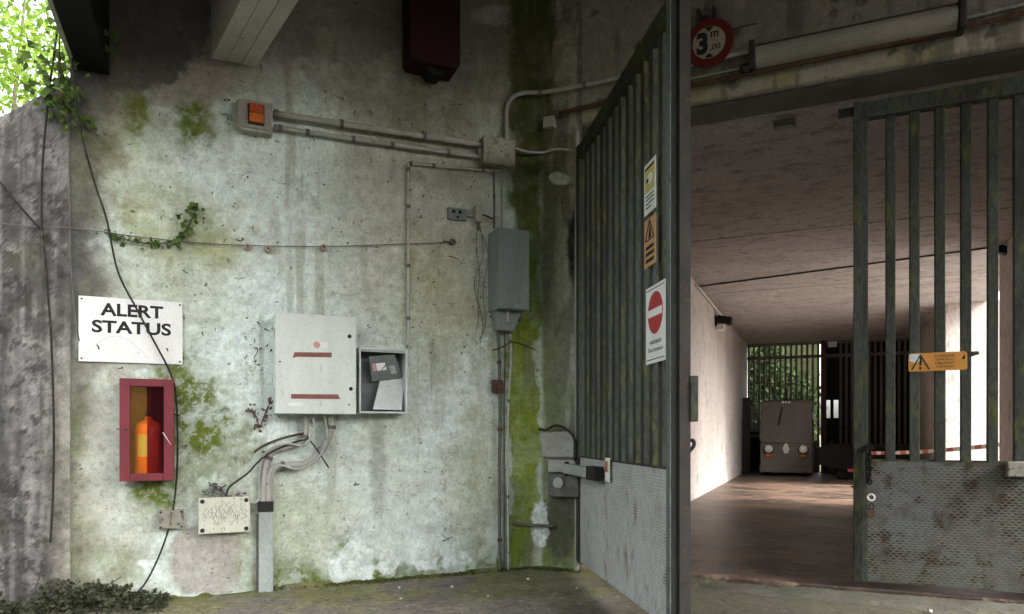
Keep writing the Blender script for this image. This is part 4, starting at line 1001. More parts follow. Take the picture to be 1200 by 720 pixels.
# ---- dark red box high on the wall
u0, u1, z0, z1 = A.rect(481, -22, 540, 74, -0.22)
w, h = u1 - u0, z1 - z0
root = thing('red_wall_box', 'dark red metal box mounted high on the wall under the canopy', 'wall box', A, (u0 + u1) / 2, 0, z0)
MB().box(-w / 2, w / 2, -.215, .01, .03, h).build('body', M['red_dark'], root, .008)
MB().prism([(-w / 2 + .02, .0), (w / 2 - .02, 0), (w / 2, .03), (-w / 2, .03)], -.21, -.005).build('bottom_plate', M['red_dark'], root)
MB().prism([(-.06, 0), (.10, 0), (.06, -.05), (-.02, -.05)], -.16, -.02).build('bracket', M['black_metal'], root, .006)

# ---- gate closer: motor box, cable and arm
u0, u1, z0, z1 = B.rect(637, 540, 678, 583, -0.16)
w, h = u1 - u0, z1 - z0; uc = (u0 + u1) / 2
root = thing('gate_motor', 'grimy grey gate motor with a round cap on the wall beside the open gate', 'gate motor', B, uc, 0, z0)
MB().box(-w / 2, w / 2, -.025, .02, -.02, h + .08).build('mount_plate', M['pipe_dark'], root, .004)
MB().box(-w / 2 + .02, w / 2 - .01, -.13, -.025, 0, h * .62).build('housing', M['pipe_dark'], root, .01)
x, z = B.hit(654, 566, -.16); x -= uc; z -= z0
MB().cyl((x, -.165, z), (x, -.13, z), .042, 20).build('round_cap', M['pipe'], root, .006)
MB().box(-w / 2, w / 2 - .06, -.07, -.025, h * .66, h * 1.0).build('flap', M['pipe'], root, .005)
wall_tube('cable', 'cable', 'stiff black cable arching over the gate motor', 'cable', B,
          [(632, 503, -.05), (640, 504, -.08), (650, 499, -.09), (662, 502, -.09), (672, 512, -.09), (675, 528, -.08), (672, 545, -.05)], 0.010, M['cable'], -.06, 8)
junction_box('junction_box', 'flat grey plate box on the wall above the gate motor', B, (635, 506, 672, 536), 0.035, M['pipe'], screws=False)
p0 = B.w(B.hit(664, 549, -.12)[0], -.12, B.hit(664, 549, -.12)[1])
gx, gz = G.hit(700, 549, -.08)
root = thing('gate_closer_arm', 'pale steel closer arm with a black end joining the motor to the gate', 'gate arm'); root.location = p0
pe = G.w(gx, -.08, gz); dv = pe - p0; L = math.hypot(dv.x, dv.y); root.rotation_euler = (0, 0, math.atan2(dv.y, dv.x))
MB().box(-.01, L * .80, -.03, .03, -.035, .035).build('arm', M['trunk_box'], root, .004)
MB().box(L * .80, L + .03, -.034, .034, -.045, .045).build('end_block', M['black'], root, .006)
MB().cyl((0, 0, -.06), (0, 0, .05), .018, 12).build('pivot', M['dark_steel'], root)
gp = thing('warning_sticker', 'small torn coloured sticker at the end of the gate closer arm', 'sticker', G, gx + .10, -.0420, gz - .02)
MB().box(-.05, .06, -.002, 0, -.06, .09).build('paper', M['white_sign'], gp)
for k, (a, b, m_) in enumerate(((-.04, 0.0, 'red_sign'), (.0, .03, 'yellow_sign'))): MB().box(a, b, -.0035, -.002, .0, .07).build('print', M[m_], gp)
wall_tube('pipe_stub', 'pipe', 'short pipe stub sticking out of the moss near the ground', 'pipe', B, [(600, 613, -.17), (615, 615, -.11), (650, 617, -.04)], .012, M['pipe_dark'], -.04, 4)

# ================================================================ GATE
PITCH, BW = 0.1375, 0.056
ZB, ZT, ZP = 0.085, 3.19, 0.865
LW = 1.925
def gate_bars(root, skip=0):
    n = int((LW - 0.085 - 0.07) / PITCH)
    x = 0.075; k = 0
    me = None
    first = LW - 0.085 - (PITCH - 0.0) + 0.012
    xs = [first - i * PITCH for i in range(13)]
    for x in xs:
        if x < 0.075: break
        if me is None:
            o = MB().box(-BW / 2, BW / 2, -.020, .022, ZP - .01, ZT - .11).build('bar', M['gate'], root, .005)
            me = o
        else:
            o = me.copy(); col.objects.link(o); o.parent = root
        o.location.x = x; o.rotation_euler.y = random.uniform(-.0016, .0016)
def expanded():
    mb = MB(); px_, pz_ = 0.035, 0.0165
    rows = int((ZP - ZB - .03) / pz_); colsn = int((LW - .10) / (px_ / 2))
    vs = []; fs = []
    for r in range(rows):
        z = ZB + .02 + r * pz_
        for i in range(colsn + 1):
            xx = .05 + i * px_ / 2; zz = z + (pz_ * .25 if (i + r) % 2 else -pz_ * .25)
            b = len(vs)
            vs += [(xx, -.0052, zz - .0030), (xx, -.0088, zz), (xx, -.0052, zz + .0030)]
            if i: fs += [(b - 3, b, b + 1, b - 2), (b - 2, b + 1, b + 2, b - 1)]
    mb.v, mb.f = vs, fs
    return mb
def gate_leaf(root, flip=False):
    """leaf in local x 0..LW from hinge to leading edge, outer face towards -y"""
    MB().box(LW - .044, LW, -.040, .045, ZB, ZT).build('leading_stile', M['gate_dark'], root, .005)
    MB().box(LW - .050, LW + .001, -.0475, -.0405, ZB + .001, ZT - .002).build('stile_face', M['gate_edge'], root, .003)
    MB().box(0, .07, -.04, .04, ZB, ZT - .001).build('hinge_stile', M['gate'], root, .006)
    MB().box(.07, LW - .05, -.035, .035, ZT - .11, ZT - .002).build('top_rail', M['gate'], root, .006)
    MB().box(.07, LW - .05, -.012, .028, ZP - .04, ZP + .012).build('middle_rail', M['gate'], root, .004)
    pn = MB().box(.052, LW - .049, -.0245, -.018, ZB + .004, ZP).build('bottom_panel', M['gate_panel_pale'], root)
    ex = expanded().build('expanded_mesh', M['gate_mesh_pale'], root); ex.location.y = -.0185; ex['kind'] = 'stuff'
    MB().box(.07, LW - .05, -.012, .03, ZB + .001, ZB + .06).build('bottom_rail', M['gate'], root, .004)
    gate_bars(root)
gl = thing('gate_leaf', 'open leaf of the green barred steel gate carrying three notices', 'gate', G, 0, 0, 0, 'leaves of the barred gate')
gate_leaf(gl)
MB().box(LW + .001, LW + .018, -.005, .05, ZB + .05, ZT - .05).build('stop_strip', M['dark_steel'], gl)
zl = G.hit(812, 463, 0)[1]
MB().box(LW - .04, LW + .03, .046, .085, zl - .12, zl + .10).build('lock_box', M['gate'], gl, .004)
MB().tube([(LW - .01, .045, zl - .22), (LW + .01, .065, zl - .21), (LW + .01, .07, zl - .235), (LW - .0, .05, zl - .265)], .009, 8, 5).build('handle', M['dark_steel'], gl, smooth=True)
for zz in (.35, 1.6, 2.9): MB().cyl((-.02, 0, zz - .07), (-.02, 0, zz + .07), .028, 14).build('hinge', M['dark_steel'], gl, .003)
# hinge post on the jamb
root = thing('gate_post', 'flaking pale steel post the open gate leaf hangs on', 'post', B, .375, -.02, 0)
MB().box(-.022, .0, -.03, .05, 0.0, 3.33).build('flange', M['lamp_cover'], root, .003)
MB().box(-.0, .02, .03, .05, 0.0, 3.33).build('web', M['gate'], root, .003)
# closed leaf: built mirrored so its leading edge is towards the left
gr = thing('gate_leaf', 'closed leaf of the green barred steel gate with chain and orange notice', 'gate', B, 2.245, .02, 0, 'leaves of the barred gate')
def mirror_leaf():
    for ch in [c for c in gl.children if c.name.split('.')[0] in ('leading_stile', 'stile_face', 'hinge_stile', 'top_rail', 'middle_rail', 'bottom_panel', 'expanded_mesh', 'bottom_rail', 'bar')]:
        c = ch.copy(); col.objects.link(c); c.parent = gr
        nm = ch.name.split('.')[0]
        me = ch.data.copy(); co = np.empty(len(me.vertices) * 3); me.vertices.foreach_get('co', co); co = co.reshape(-1, 3)
        co[:, 0] = LW - (co[:, 0] + ch.location.x); me.vertices.foreach_set('co', co.ravel()); me.flip_normals(); me.update()
        c.data = me; c.location.x = 0
        if nm in ('leading_stile', 'stile_face', 'bottom_panel', 'expanded_mesh'): me.materials[0] = M[{'leading_stile': 'gate', 'stile_face': 'gate', 'bottom_panel': 'gate_panel', 'expanded_mesh': 'gate_mesh'}[nm]]
        if nm == 'bar':
            xm = co[:, 0].mean(); co[:, 0] -= xm; me.vertices.foreach_set('co', co.ravel()); me.update(); c.location.x = xm
            if bars: c.data = bars[0]
            else: bars.append(me)
bars = []
mirror_leaf()
MB().box(.048, .084, -.03, .035, ZB, ZT - .11).build('inner_stile', M['gate'], gr, .004)
for zz in (3.12,): MB().box(-.09, .0, -.02, .02, zz, zz + .05).build('top_bolt', M['dark_steel'], gr, .003)
a, z = B.hit(1192, 550, -.05)
hb = MB().box(a - 2.245 - .05, a - 2.245 + .10, -.09, -.03, z - .045, z + .045).build('handle_box', M['beige'], gr, .006)
tag(hb, 'pale rusty bolt housing')

# chain and padlock
a, z = B.hit(1019, 530, -.06)
root = thing('chain', 'black chain wrapped round the closed gate leaf and hanging down', 'chain', B, a, -.055, z)
lk = None
for i in range(11):
    y_ = -.0 ; zz = .02 - i * .021
    tor = [(.011 * math.cos(q), 0, .017 * math.sin(q)) for q in [2 * math.pi * k / 10 for k in range(11)]]
    if lk is None:
        lk = MB().tube(tor, .0055, 6, caps=False).build('link', M['rubber'], root, smooth=True); o = lk
    else:
        o = lk.copy(); col.objects.link(o); o.parent = root
    o.location = (.003 * math.sin(i * 1.3), y_ - .004 * (i % 2), zz); o.rotation_euler = (0, 0.15 * math.sin(i * 2), (i % 2) * 1.4 + .3)
MB().box(-.02, .02, -.012, .075, .02, .045).build('wrap', M['rubber'], root, .004)
MB().tube([(-.016, -.01, .03), (-.018, -.008, -.07), (-.014, -.012, -.20)], .008, 6, 5).build('loose_strand', M['rubber'], root, smooth=True)
a, z = B.hit(1021, 601, -.07)
root = thing('padlock', 'brass brown padlock with a bright ring at the end of the chain', 'padlock', B, a, -.06, z)
MB().box(-.028, .022, -.014, .014, -.03, .02, Matrix.Rotation(-.25, 4, 'Y')).build('body', M['rust'], root, .006)
MB().tube([(-.010, 0, .015), (-.008, 0, .05), (.004, 0, .06), (.014, 0, .045), (.012, 0, .012)], .005, 8, 5).build('shackle', M['dark_steel'], root, smooth=True)
zr = B.hit(1020, 583, -.07)[1] - z
MB().tube([(.020 * math.cos(q), -.012, zr + .020 * math.sin(q)) for q in [2 * math.pi * k / 16 for k in range(17)]], .006, 6, caps=False).build('ring', M['white_plastic'], root, smooth=True)

# notices
def leaf_plate(px0, py0, px1, py1, d):
    return G.hit(px0, (py0 + py1) / 2, d)[0], G.hit(px1, (py0 + py1) / 2, d)[0]
YS = -.050
def gate_sign(name, label, xa, xb, za, zb, mat):
    r = thing(name, label, 'sign', G, (xa + xb) / 2, YS, za, 'notices on the open gate leaf')
    MB().box(-(xb - xa) / 2, (xb - xa) / 2, -.003, 0, 0, zb - za).build('plate', mat, r, .001)
    for s in (.1, .9): MB().box(-.01, .01, .0, .024, (zb - za) * s - .01, (zb - za) * s + .01).build('stand_off', M['dark_steel'], r)
    return r, xb - xa, zb - za
xa, xb = G.hit(757.5, 380, YS)[0], G.hit(780.5, 380, YS)[0]
za, zb = G.hit(769, 425, YS)[1], G.hit(769, 333, YS)[1]
r, w, h = gate_sign('sign', 'white no entry notice with red disc fixed to the open gate', xa, xb, za, zb, M['white_sign'])
rad = min(w * .40, .5)
kx = w * .38; kz = h * .27
pts = [(kx * math.cos(q), h * .64 + kz * math.sin(q)) for q in [2 * math.pi * k / 40 for k in range(40)]]
MB().prism(pts, -.0042, -.003).build('red_disc', M['red_sign'], r)
MB().box(-kx * .92, kx * .92, -.0054, -.0042, h * .64 - kz * .16, h * .64 + kz * .20).build('white_bar', M['white_sign'], r)
text_part('lettering', 'vietato', 0, -.0031, h * .275, h * .06, w * .62, M['ink'], r, .01)
text_part('lettering', "l'accesso", 0, -.0031, h * .175, h * .06, w * .74, M['ink'], r, .01)
for zz in (.05, .955): MB().box(-w * .46, w * .46, -.0040, -.003, h * zz - .002, h * zz + .002).build('border_line', M['ink'], r)
xa, xb = G.hit(755.5, 250, YS)[0], G.hit(769, 250, YS)[0]
za, zb = G.hit(762, 312, YS)[1], G.hit(762, 255, YS)[1]
r, w, h = gate_sign('sign', 'tan warning notice with black triangle fixed in the middle of the open gate', xa, xb, za, zb, M['tan_sign'])
for (p, q) in (((-.36, .55), (.0, .95)), ((.0, .95), (.36, .55)), ((-.36, .55), (.36, .55))):
    MB().tube([(p[0] * w, -.0035, p[1] * h), (q[0] * w, -.0035, q[1] * h)], w * .022, 5).build('triangle_edge', M['ink'], r)
MB().prism([(-.12 * w, .58 * h), (.12 * w, .58 * h), (.10 * w, .72 * h), (.02 * w, .85 * h), (-.06 * w, .74 * h)], -.0042, -.003).build('pictogram', M['ink'], r)
for zz in (.40, .27, .13): MB().box(-.34 * w, .34 * w, -.0040, -.003, h * (zz - .04), h * (zz + .03)).build('print_line', M['ink'], r)
za, zb = G.hit(762, 249, YS)[1], G.hit(762, 189, YS)[1]
r, w, h = gate_sign('sign', 'white and yellow safety notice fixed topmost on the open gate', xa, xb, za, zb, M['white_sign'])
MB().box(-w * .40, w * .40, -.0042, -.003, h * .42, h * .93).build('yellow_field', M['yellow_sign'], r)
MB().prism([(w * .26 * math.cos(q) + .02 * w, h * .66 + h * .10 * math.sin(q)) for q in [2 * math.pi * k / 24 for k in range(24)]], -.0054, -.0042).build('pictogram', M['white_sign'], r)
MB().box(-w * .24, -.08 * w, -.0066, -.0042, h * .60, h * .68).build('pictogram', M['ink'], r)
for zz in (.35, .28, .20, .12): MB().box(-.34 * w, .34 * w * (1 if zz > .15 else .4), -.0040, -.003, h * (zz - .016), h * (zz + .012)).build('print_line', M['ink'], r)
MB().box(-.38 * w, .38 * w, -.0056, -.0042, h * .87, h * .91).build('print_line', M['ink'], r)

u0, u1, z0, z1 = B.rect(1065, 413, 1134, 434.5, -.02)
w, h = u1 - u0, z1 - z0
r = thing('sign', 'orange automatic gate warning notice wired across the bars of the closed leaf', 'sign', B, (u0 + u1) / 2, -.008, z0)
r.rotation_euler.y = math.radians(-.6)
MB().prism([(-w / 2, .006), (-w / 2 + .01, 0), (w / 2 - .01, 0), (w / 2, .008), (w / 2, h - .01), (w / 2 - .012, h), (-w / 2 + .008, h), (-w / 2, h - .012)], -.003, 0).build('plate', M['orange_sign'], r)
for i, tline in enumerate(('ATTENZIONE', 'CANCELLO', 'COMANDATO', 'A DISTANZA')):
    text_part('lettering', tline, w * .12, -.0031, h * (.80 - .195 * i), h * .11, w * (.34 if i in (0, 2) else .30), M['ink'], r, .01)
for (p, q) in (((-.44, .10), (-.29, .92)), ((-.29, .92), (-.14, .10))):
    MB().tube([(p[0] * w, -.0035, p[1] * h), (q[0] * w, -.0035, q[1] * h)], .004, 5).build('triangle_edge', M['ink'], r)
MB().prism([(-.31 * w, .32 * h), (-.275 * w, .32 * h), (-.265 * w, .8 * h), (-.32 * w, .8 * h)], -.0042, -.003).build('exclamation_mark', M['ink'], r)
MB().prism([(-.315 * w, .12 * h), (-.275 * w, .12 * h), (-.275 * w, .24 * h), (-.315 * w, .24 * h)], -.0042, -.003).build('exclamation_mark', M['ink'], r)
MB().prism([(-.49 * w, .6 * h), (-.40 * w, .48 * h), (-.31 * w, .55 * h), (-.30 * w, .97 * h), (-.48 * w, .97 * h)], -.0044, -.003).build('peeled_patch', M['alu'], r)
MB().prism([(.42 * w, .55 * h), (.47 * w, .6 * h), (.46 * w, .86 * h), (.41 * w, .62 * h)], -.0042, -.003).build('pictogram', M['ink'], r)
MB().prism([(w / 2 - .01, h * .6), (w / 2 + .065, h * .80), (w / 2 + .06, h * .97), (w / 2 - .01, h * .97)], .001, .004).build('torn_corner', M['dark_steel'], r)

# ================================================================ INSIDE THE TUNNEL
# ---- barred gate at the far end
D_F = 14.30
root = thing('far_gate', 'dark barred steel gate closing the far end of the tunnel', 'gate', B, 0.31, D_F, .046)
FW, FH = 3.80, CEIL - .046 - .006
b0 = None
for i in range(30):
    x = .04 + i * (FW - .08) / 29
    if abs(x - 1.83) < .09 or 1.87 < x < 2.14: continue
    if b0 is None: b0 = o = MB().box(-.027, .027, -.02, .02, .0, FH).build('bar', M['fence'], root)
    else: o = b0.copy(); col.objects.link(o); o.parent = root
    o.location.x = x
MB().box(0, FW, -.032, .032, FH - .075, FH - .001).build('top_rail', M['fence'], root)
MB().box(0, FW, -.034, -.021, FH - .42, FH - .34).build('upper_rail', M['fence'], root)
MB().box(0, 1.74, .021, .034, .0, .80).build('bottom_panel', M['fence_panel'], root)
pz0, pz1 = 0.0, FH - .01
sx = B.hit(968, 480, D_F)[0] - .31; sx1 = B.hit(973, 480, D_F)[0] - .31; sx2 = B.hit(977, 480, D_F)[0] - .31; sx3 = B.hit(982.5, 480, D_F)[0] - .31
sz0, sz1 = B.hit(975, 490, D_F)[1] - .046, B.hit(975, 469, D_F)[1] - .046
for a, b, cc, dd in ((1.80, sx, 0, pz1), (sx, sx1, 0, sz0), (sx, sx1, sz1, pz1), (sx1, sx2, 0, pz1), (sx2, sx3, 0, sz0), (sx2, sx3, sz1, pz1), (sx3, FW, 0, pz1)):
    MB().box(a, b, .036, .042, cc, dd).build('dark_backing', M['black_metal'], root)  # near-black backing stands in for the darkness between the bars
MB().box(1.93, FW, -.05, -.03, 0.0, .72).build('kick_panel', M['fence_panel'], root)
root = thing('steel_post', 'rusty brown steel post between the two halves of the far gate', 'post', B, .31 + 1.83, D_F - .10, .046)
MB().box(-.065, .065, -.05, -.035, 0, FH).box(-.012, .012, -.035, .035, 0, FH).box(-.065, .065, .035, .05, 0, FH).build('profile', M['rust'], root)
MB().box(-.11, .11, -.07, .07, -.0, .012).build('base_plate', M['rust'], root)
a, z = B.hit(975.5, 404, D_F - .2)
root = thing('ceiling_box', 'small white box under the ceiling beside the rusty post', 'junction box', B, a, D_F - .2, z - .06)
MB().box(-.10, .10, -.06, .06, 0, .13).build('body', M['white_plastic'], root, .008)
MB().box(-.07, .07, -.066, -.058, .03, .10).build('lid', M['white_plastic'], root, .003)
MB().cyl((0, 0, .13), (0, 0, CEIL - z + .06), .02, 8).build('stem', M['pipe'], root)

# ---- tow tractor
TD = 12.45
a0 = B.hit(891, 500, TD)[0]; a1 = B.hit(952, 500, TD)[0]
tw = a1 - a0
root = thing('tow_tractor', 'small boxy grey tow tractor with two round headlamps parked before the far gate', 'tractor', B, (a0 + a1) / 2, TD, .046)
zt = B.hit(921, 469, TD)[1] - .046; zs = B.hit(921, 519.5, TD)[1] - .046; zb_ = B.hit(921, 551, TD)[1] - .046
hw = tw / 2
MB().prism_yz([(-.02, zb_), (-.05, zb_ + .08), (-.04, zs - .05), (.0, zs), (1.6, zs), (1.6, zb_)], -hw, hw).build('body', M['tractor'], root, .02)
cab = MB().prism_yz([(.0, zs + .003), (.10, zt - .06), (.16, zt), (1.35, zt), (1.45, zs + .003)], -hw + .01, hw - .01).build('cab', M['tractor'], root, .02)
def cy(z): return .10 * (z - zs) / (zt - .06 - zs)
wz0, wz1 = zs + .10, zt - .13
def slab(name, xa, xb, za, zb, off, mat, par): return MB().prism_yz([(cy(za) - off, za), (cy(zb) - off, zb), (cy(zb) + .03, zb), (cy(za) + .03, za)], xa, xb).build(name, mat, par)
slab('windscreen', -hw + .09, hw - .09, wz0, wz1, .006, M['tractor_glass'], cab)
for xa, xb, za, zb in ((-hw + .06, -hw + .09, wz0 - .03, wz1 + .03), (hw - .09, hw - .06, wz0 - .03, wz1 + .03), (-hw + .09, hw - .09, wz0 - .03, wz0), (-hw + .09, hw - .09, wz1, wz1 + .03)):
    slab('windscreen_seal', xa, xb, za, zb, .010, M['tractor'], cab)
MB().tube([(-.08, cy(zt - .16) - .03, zt - .16), (-.17, cy(zt - .6) - .03, zt - .60)], .012, 6).build('wiper', M['black'], root)
for x in (-.07, 0, .07): MB().cyl((x, .04, zt - .05), (x, .08, zt - .05), .028, 10).build('marker_lamp', M['lens'], root)
for x in (-hw + .19, hw - .19):
    zz = B.hit(921, 527, TD)[1] - .046
    hl = MB().lathe([(.115, 0), (.115, .05), (.10, .06)], 24, Matrix.Translation((x, -.04, zz)) @ Matrix.Rotation(math.pi / 2, 4, 'X')).build('headlamp', M['dark_steel'], root)
    MB().lathe([(.095, 0), (.088, .016), (.05, .03), (.012, .036)], 24, Matrix.Translation((x, -.098, zz + .012)) @ Matrix.Rotation(math.pi / 2, 4, 'X')).build('lens', M['lens'], hl, smooth=True)
    MB().box(x - .06, x + .06, -.11, -.05, zz - .17, zz - .10).build('indicator', M['orange_lens'], root, .01)
zz = B.hit(921, 526, TD)[1] - .046
MB().prism([(-.04, zz - .11), (.04, zz - .11), (.085, zz - .02), (.03, zz + .12), (-.02, zz + .12), (-.07, zz + .02)], -.075, -.05).build('emblem', M['white_plastic'], root, .006)
MB().box(-hw - .01, hw + .01, -.09, -.02, zb_ - .06, zb_ + .10).build('bumper', M['tractor'], root, .015)
for x in (-hw + .16, hw - .16):
    for y_ in (.38, 1.25):
        wh = MB().lathe([(.20, -.09), (.24, -.07), (.24, .07), (.20, .09)], 24, Matrix.Translation((x, y_, .241)) @ Matrix.Rotation(math.pi / 2, 4, 'Y')).build('wheel', M['rubber'], root, smooth=True)
        MB().lathe([(.12, -.095), (.13, .0), (.12, .095)], 16, Matrix.Translation((x, y_, .241)) @ Matrix.Rotation(math.pi / 2, 4, 'Y')).build('rim', M['dark_steel'], wh)
MB().box(-hw + .1, hw - .1, .1, 1.5, .14, zb_ + .02).build('chassis', M['rubber'], root)
MB().box(hw - .0, hw + .05, .05, .09, zs + .55, zs + .72).build('mirror', M['pipe'], root, .004)
MB().tube([(-.0, .3, zt), (-.0, .3, zt + .28)], .03, 10).build('exhaust', M['rust'], root)

# ---- dark plates, rack and trailer around it
root = thing('steel_plate', 'tall dark steel plate leaning on the plastered tunnel wall', 'steel plate', B, .33, 12.9, .046)
MB().box(0, .18, -.03, .03, 0, 1.85).build('sheet', M['dark_steel'], root, .004)
MB().box(-.02, .20, -.05, .05, 0, .06).build('foot', M['dark_steel'], root, .004)
root = thing('ladder_rack', 'pale slatted rack standing behind the tractor', 'rack', B, B.hit(884, 490, 13.7)[0], 13.7, .046)
z = B.hit(884, 478, 13.7)[1]
for x in (-.07, 0, .07): MB().box(x - .025, x + .025, -.015, .015, .9, z).build('slat', M['pipe_pale'], root)
MB().box(-.1, .1, -.03, -.016, .95, 1.02).build('cross_bar', M['dark_steel'], root)
for x in (-.09, .09): MB().box(x - .02, x + .02, -.05, .05, 0, .9).build('leg', M['dark_steel'], root)
MB().box(-.13, .13, -.1, .1, .15, .88).build('bin', M['rubber'], root, .01)
TY = 11.4
a0 = B.hit(956, 540, TY)[0]; a1 = B.hit(1052, 540, TY)[0]
root = thing('flat_trailer', 'low black flatbed trailer with a pointed drawbar standing right of the tractor', 'trailer', B, a0, TY, .046)
zz = lambda y: B.hit(975, y, TY)[1] - .046
MB().prism([(0, zz(526)), (.22, zz(523)), (.34, zz(517)), (.30, zz(523)), (a1 - a0, zz(523)), (a1 - a0, zz(543)), (.75, zz(553)), (.45, zz(550)), (.06, zz(545))], 0, .9).build('bed', M['rubber'], root, .02)
MB().tube([(.02, .3, zz(529)), (.3, .25, zz(526)), (.9, .2, zz(525))], .02, 6).build('edge_rail', M['rust'], root)
for x in (.55, a1 - a0 - .3):
    for y_ in (.12, .78):
        MB().lathe([(.13, -.06), (.16, -.04), (.16, .04), (.13, .06)], 20, Matrix.Translation((x, y_, .161)) @ Matrix.Rotation(math.pi / 2, 4, 'X')).build('wheel', M['rubber'], root, smooth=True)
MB().box(.62, .75, -.02, .02, zz(553), zz(549)).build('reflector', M['red_sign'], root)

# ---- red and white tape
a0, z0 = B.hit(1007, 531, 9.3); a1, z1 = B.hit(1215, 516, 5.2)
pA, pB = B.w(a0, 9.3, z0), B.w(a1, 5.2, z1)
root = thing('barrier_tape', 'red and white striped tape stretched across the side passage behind the gate', 'tape'); root.location = pA
dv = pB - pA; L = math.hypot(dv.x, dv.y); root.rotation_euler = (0, -math.atan2(dv.z, L), math.atan2(dv.y, dv.x))
vs = []; fs = []
for i in range(41):
    x = L * i / 40; sag = -.05 * 4 * (i / 40) * (1 - i / 40); tw_ = .5 * math.sin(i * .5)
    vs += [(x, .03 * math.sin(tw_), sag - .03 * math.cos(tw_)), (x, -.03 * math.sin(tw_), sag + .03 * math.cos(tw_))]
    if i: b = 2 * i; fs.append((b - 2, b, b + 1, b - 1))
tb = MB(); tb.v, tb.f = vs, fs
tb.build('ribbon', M['tape'], root)
for nm, pp in (('tape_stand', pA), ('tape_stand', pB)):
    r = thing(nm, 'slim grey post holding the end of the red and white tape', 'post', None, group='posts of the barrier tape'); r.location = (pp.x, pp.y, .046)
    MB().cyl((0, .0, 0), (0, .0, pp.z + .02), .018, 10).build('pole', M['dark_steel'], r)
    MB().lathe([(.14, 0), (.14, .02), (.03, .05)], 18).build('base', M['rubber'], r)

# ---- ceiling cable, small lamp, floodlight, conduit on the left wall
def on_ceil(px, py, z=CEIL):
    k = (z - H) / (-(py - HY) / F); return Vector(((px - CX) / F * k, k, z))
def world_tube(name, part, label, cat, pts, r, mat, seg=6, smooth=0, group=None):
    o = Vector(pts[-1]); root = thing(name, label, cat, group=group); root.location = o
    MB().tube([Vector(p) - o for p in pts], r, seg, smooth).build(part, mat, root, smooth=True); return root
world_tube('ceiling_cable', 'cable', 'thin dark cable clipped straight across the tunnel ceiling', 'cable', [on_ceil(812, 336) - Vector((0, 0, .012)), on_ceil(1000, 311) - Vector((0, 0, .012)), on_ceil(1190, 285) - Vector((0, 0, .012))], .012, M['cable'])
p = on_ceil(1182, 284)
root = thing('ceiling_lamp', 'black lamp head at the end of the cable under the ceiling', 'lamp'); root.location = p - Vector((0, 0, .16)); root.rotation_euler = (0, 0, B.rz)
MB().box(-.14, .12, -.06, .06, 0, .09, Matrix.Rotation(.3, 4, 'Y')).build('head', M['black'], root, .01)
MB().cyl((0, 0, .07), (0, 0, .158), .018, 8).build('stem', M['black'], root)
p = on_ceil(919.5, 142.5)
root = thing('ceiling_lamp', 'small flat bulkhead lamp on the ceiling near the tunnel mouth', 'lamp'); root.location = p - Vector((0, 0, .06)); root.rotation_euler = (0, 0, B.rz)
MB().box(-.075, .075, -.05, .05, .02, .0575).build('base', M['pipe_dark'], root, .008)
MB().box(-.06, .06, -.038, .038, 0, .022).build('diffuser', M['lamp_cover'], root, .012)
# left tunnel wall: plane s = 0.30
def on_left(px, py, off=.03):
    r = Vector(((px - CX) / F, 1, -(py - HY) / F)); k = (B.o.dot(B.t) + .30 + off) / r.dot(B.t); q = r * k; q.z += H; return q
q = [on_left(816, 341), on_left(838, 365.5), on_left(866, 398)]
zc = CEIL - .07
pts = [B.w(.33, (v - B.o).dot(B.n), zc) for v in q]
world_tube('conduit', 'pipe', 'thin white conduit under the ceiling along the plastered tunnel wall', 'conduit', pts, .016, M['white_plastic'])
p = on_left(846, 380, .12)
root = thing('floodlight', 'black floodlight with a white lens bracketed on the plastered tunnel wall', 'lamp'); root.location = p; root.rotation_euler = (0, 0, B.rz)
MB().box(-.10, .16, -.10, .10, .0, .14, Matrix.Rotation(.2, 4, 'Y')).build('housing', M['black'], root, .015)
MB().box(-.08, .06, -.08, .08, -.12, -.002).build('lens', M['lens'], root, .02)
MB().box(-.12, -.09, -.03, .03, -.03, .16).build('bracket', M['black'], root)
MB().tube([(-.10, 0, .12), (-.09, -.05, .22), (-.09, -.1, .30)], .01, 6).build('lead', M['white_plastic'], root)

# ================================================================ PLANTS
def leaf_cloud(n, cen, rad, size, seed, clumps=24, flat=0.0):
    r = np.random.default_rng(seed); mb = MB()
    cs = [(np.array(cen) + (r.random(3) * 2 - 1) * np.array(rad)) for _ in range(clumps)]
    for i in range(n):
        c0 = cs[int(r.integers(clumps))]
        p = c0 + r.normal(size=3) * np.array(rad) * 0.20
        d = r.normal(size=3); d[2] -= .3; nn = r.normal(size=3) + np.array((0, 0, .8))
        mb.leaf(p, d, nn, size * (0.6 + r.random() * .8), .62)
    return mb
def tree(name, label, x, y, hgt, cen, rad, n, size, seed, mat, clumps=30, group=None):
    root = thing(name, label, 'tree', group=group); root.location = (x, y, 0)
    r = random.Random(seed)
    tr = MB().tube([(0, 0, -.1), (.05, .03, hgt * .3), (cen[0] * .3, cen[1] * .3, hgt * .6), (cen[0] * .8, cen[1] * .8, cen[2])], [.14, .11, .08, .03], 9, 5).build('trunk', M['bark'], root, smooth=True)
    for k in range(9):
        z0 = hgt * (.35 + .05 * k)
        e = (cen[0] + r.uniform(-1, 1) * rad[0], cen[1] + r.uniform(-1, 1) * rad[1], cen[2] + r.uniform(-.8, .9) * rad[2])
        s0 = (cen[0] * .3, cen[1] * .3, min(z0, cen[2]))
        MB().tube([s0, tuple((a + b) / 2 + r.uniform(-.15, .15) for a, b in zip(s0, e)), e], [.045, .028, .008], 6, 5).build('limb', M['bark'], tr, smooth=True)
    leaf_cloud(n, cen, rad, size, seed, clumps).build('crown', mat, root)
    return root
tree('leafy_tree', 'bright green leafy tree hanging over the low wing wall', -5.4, 7.4, 3.8, (.55, -.4, 4.3), (1.2, 1.0, 1.25), 3800, .066, 5, M['leaf'], 60)
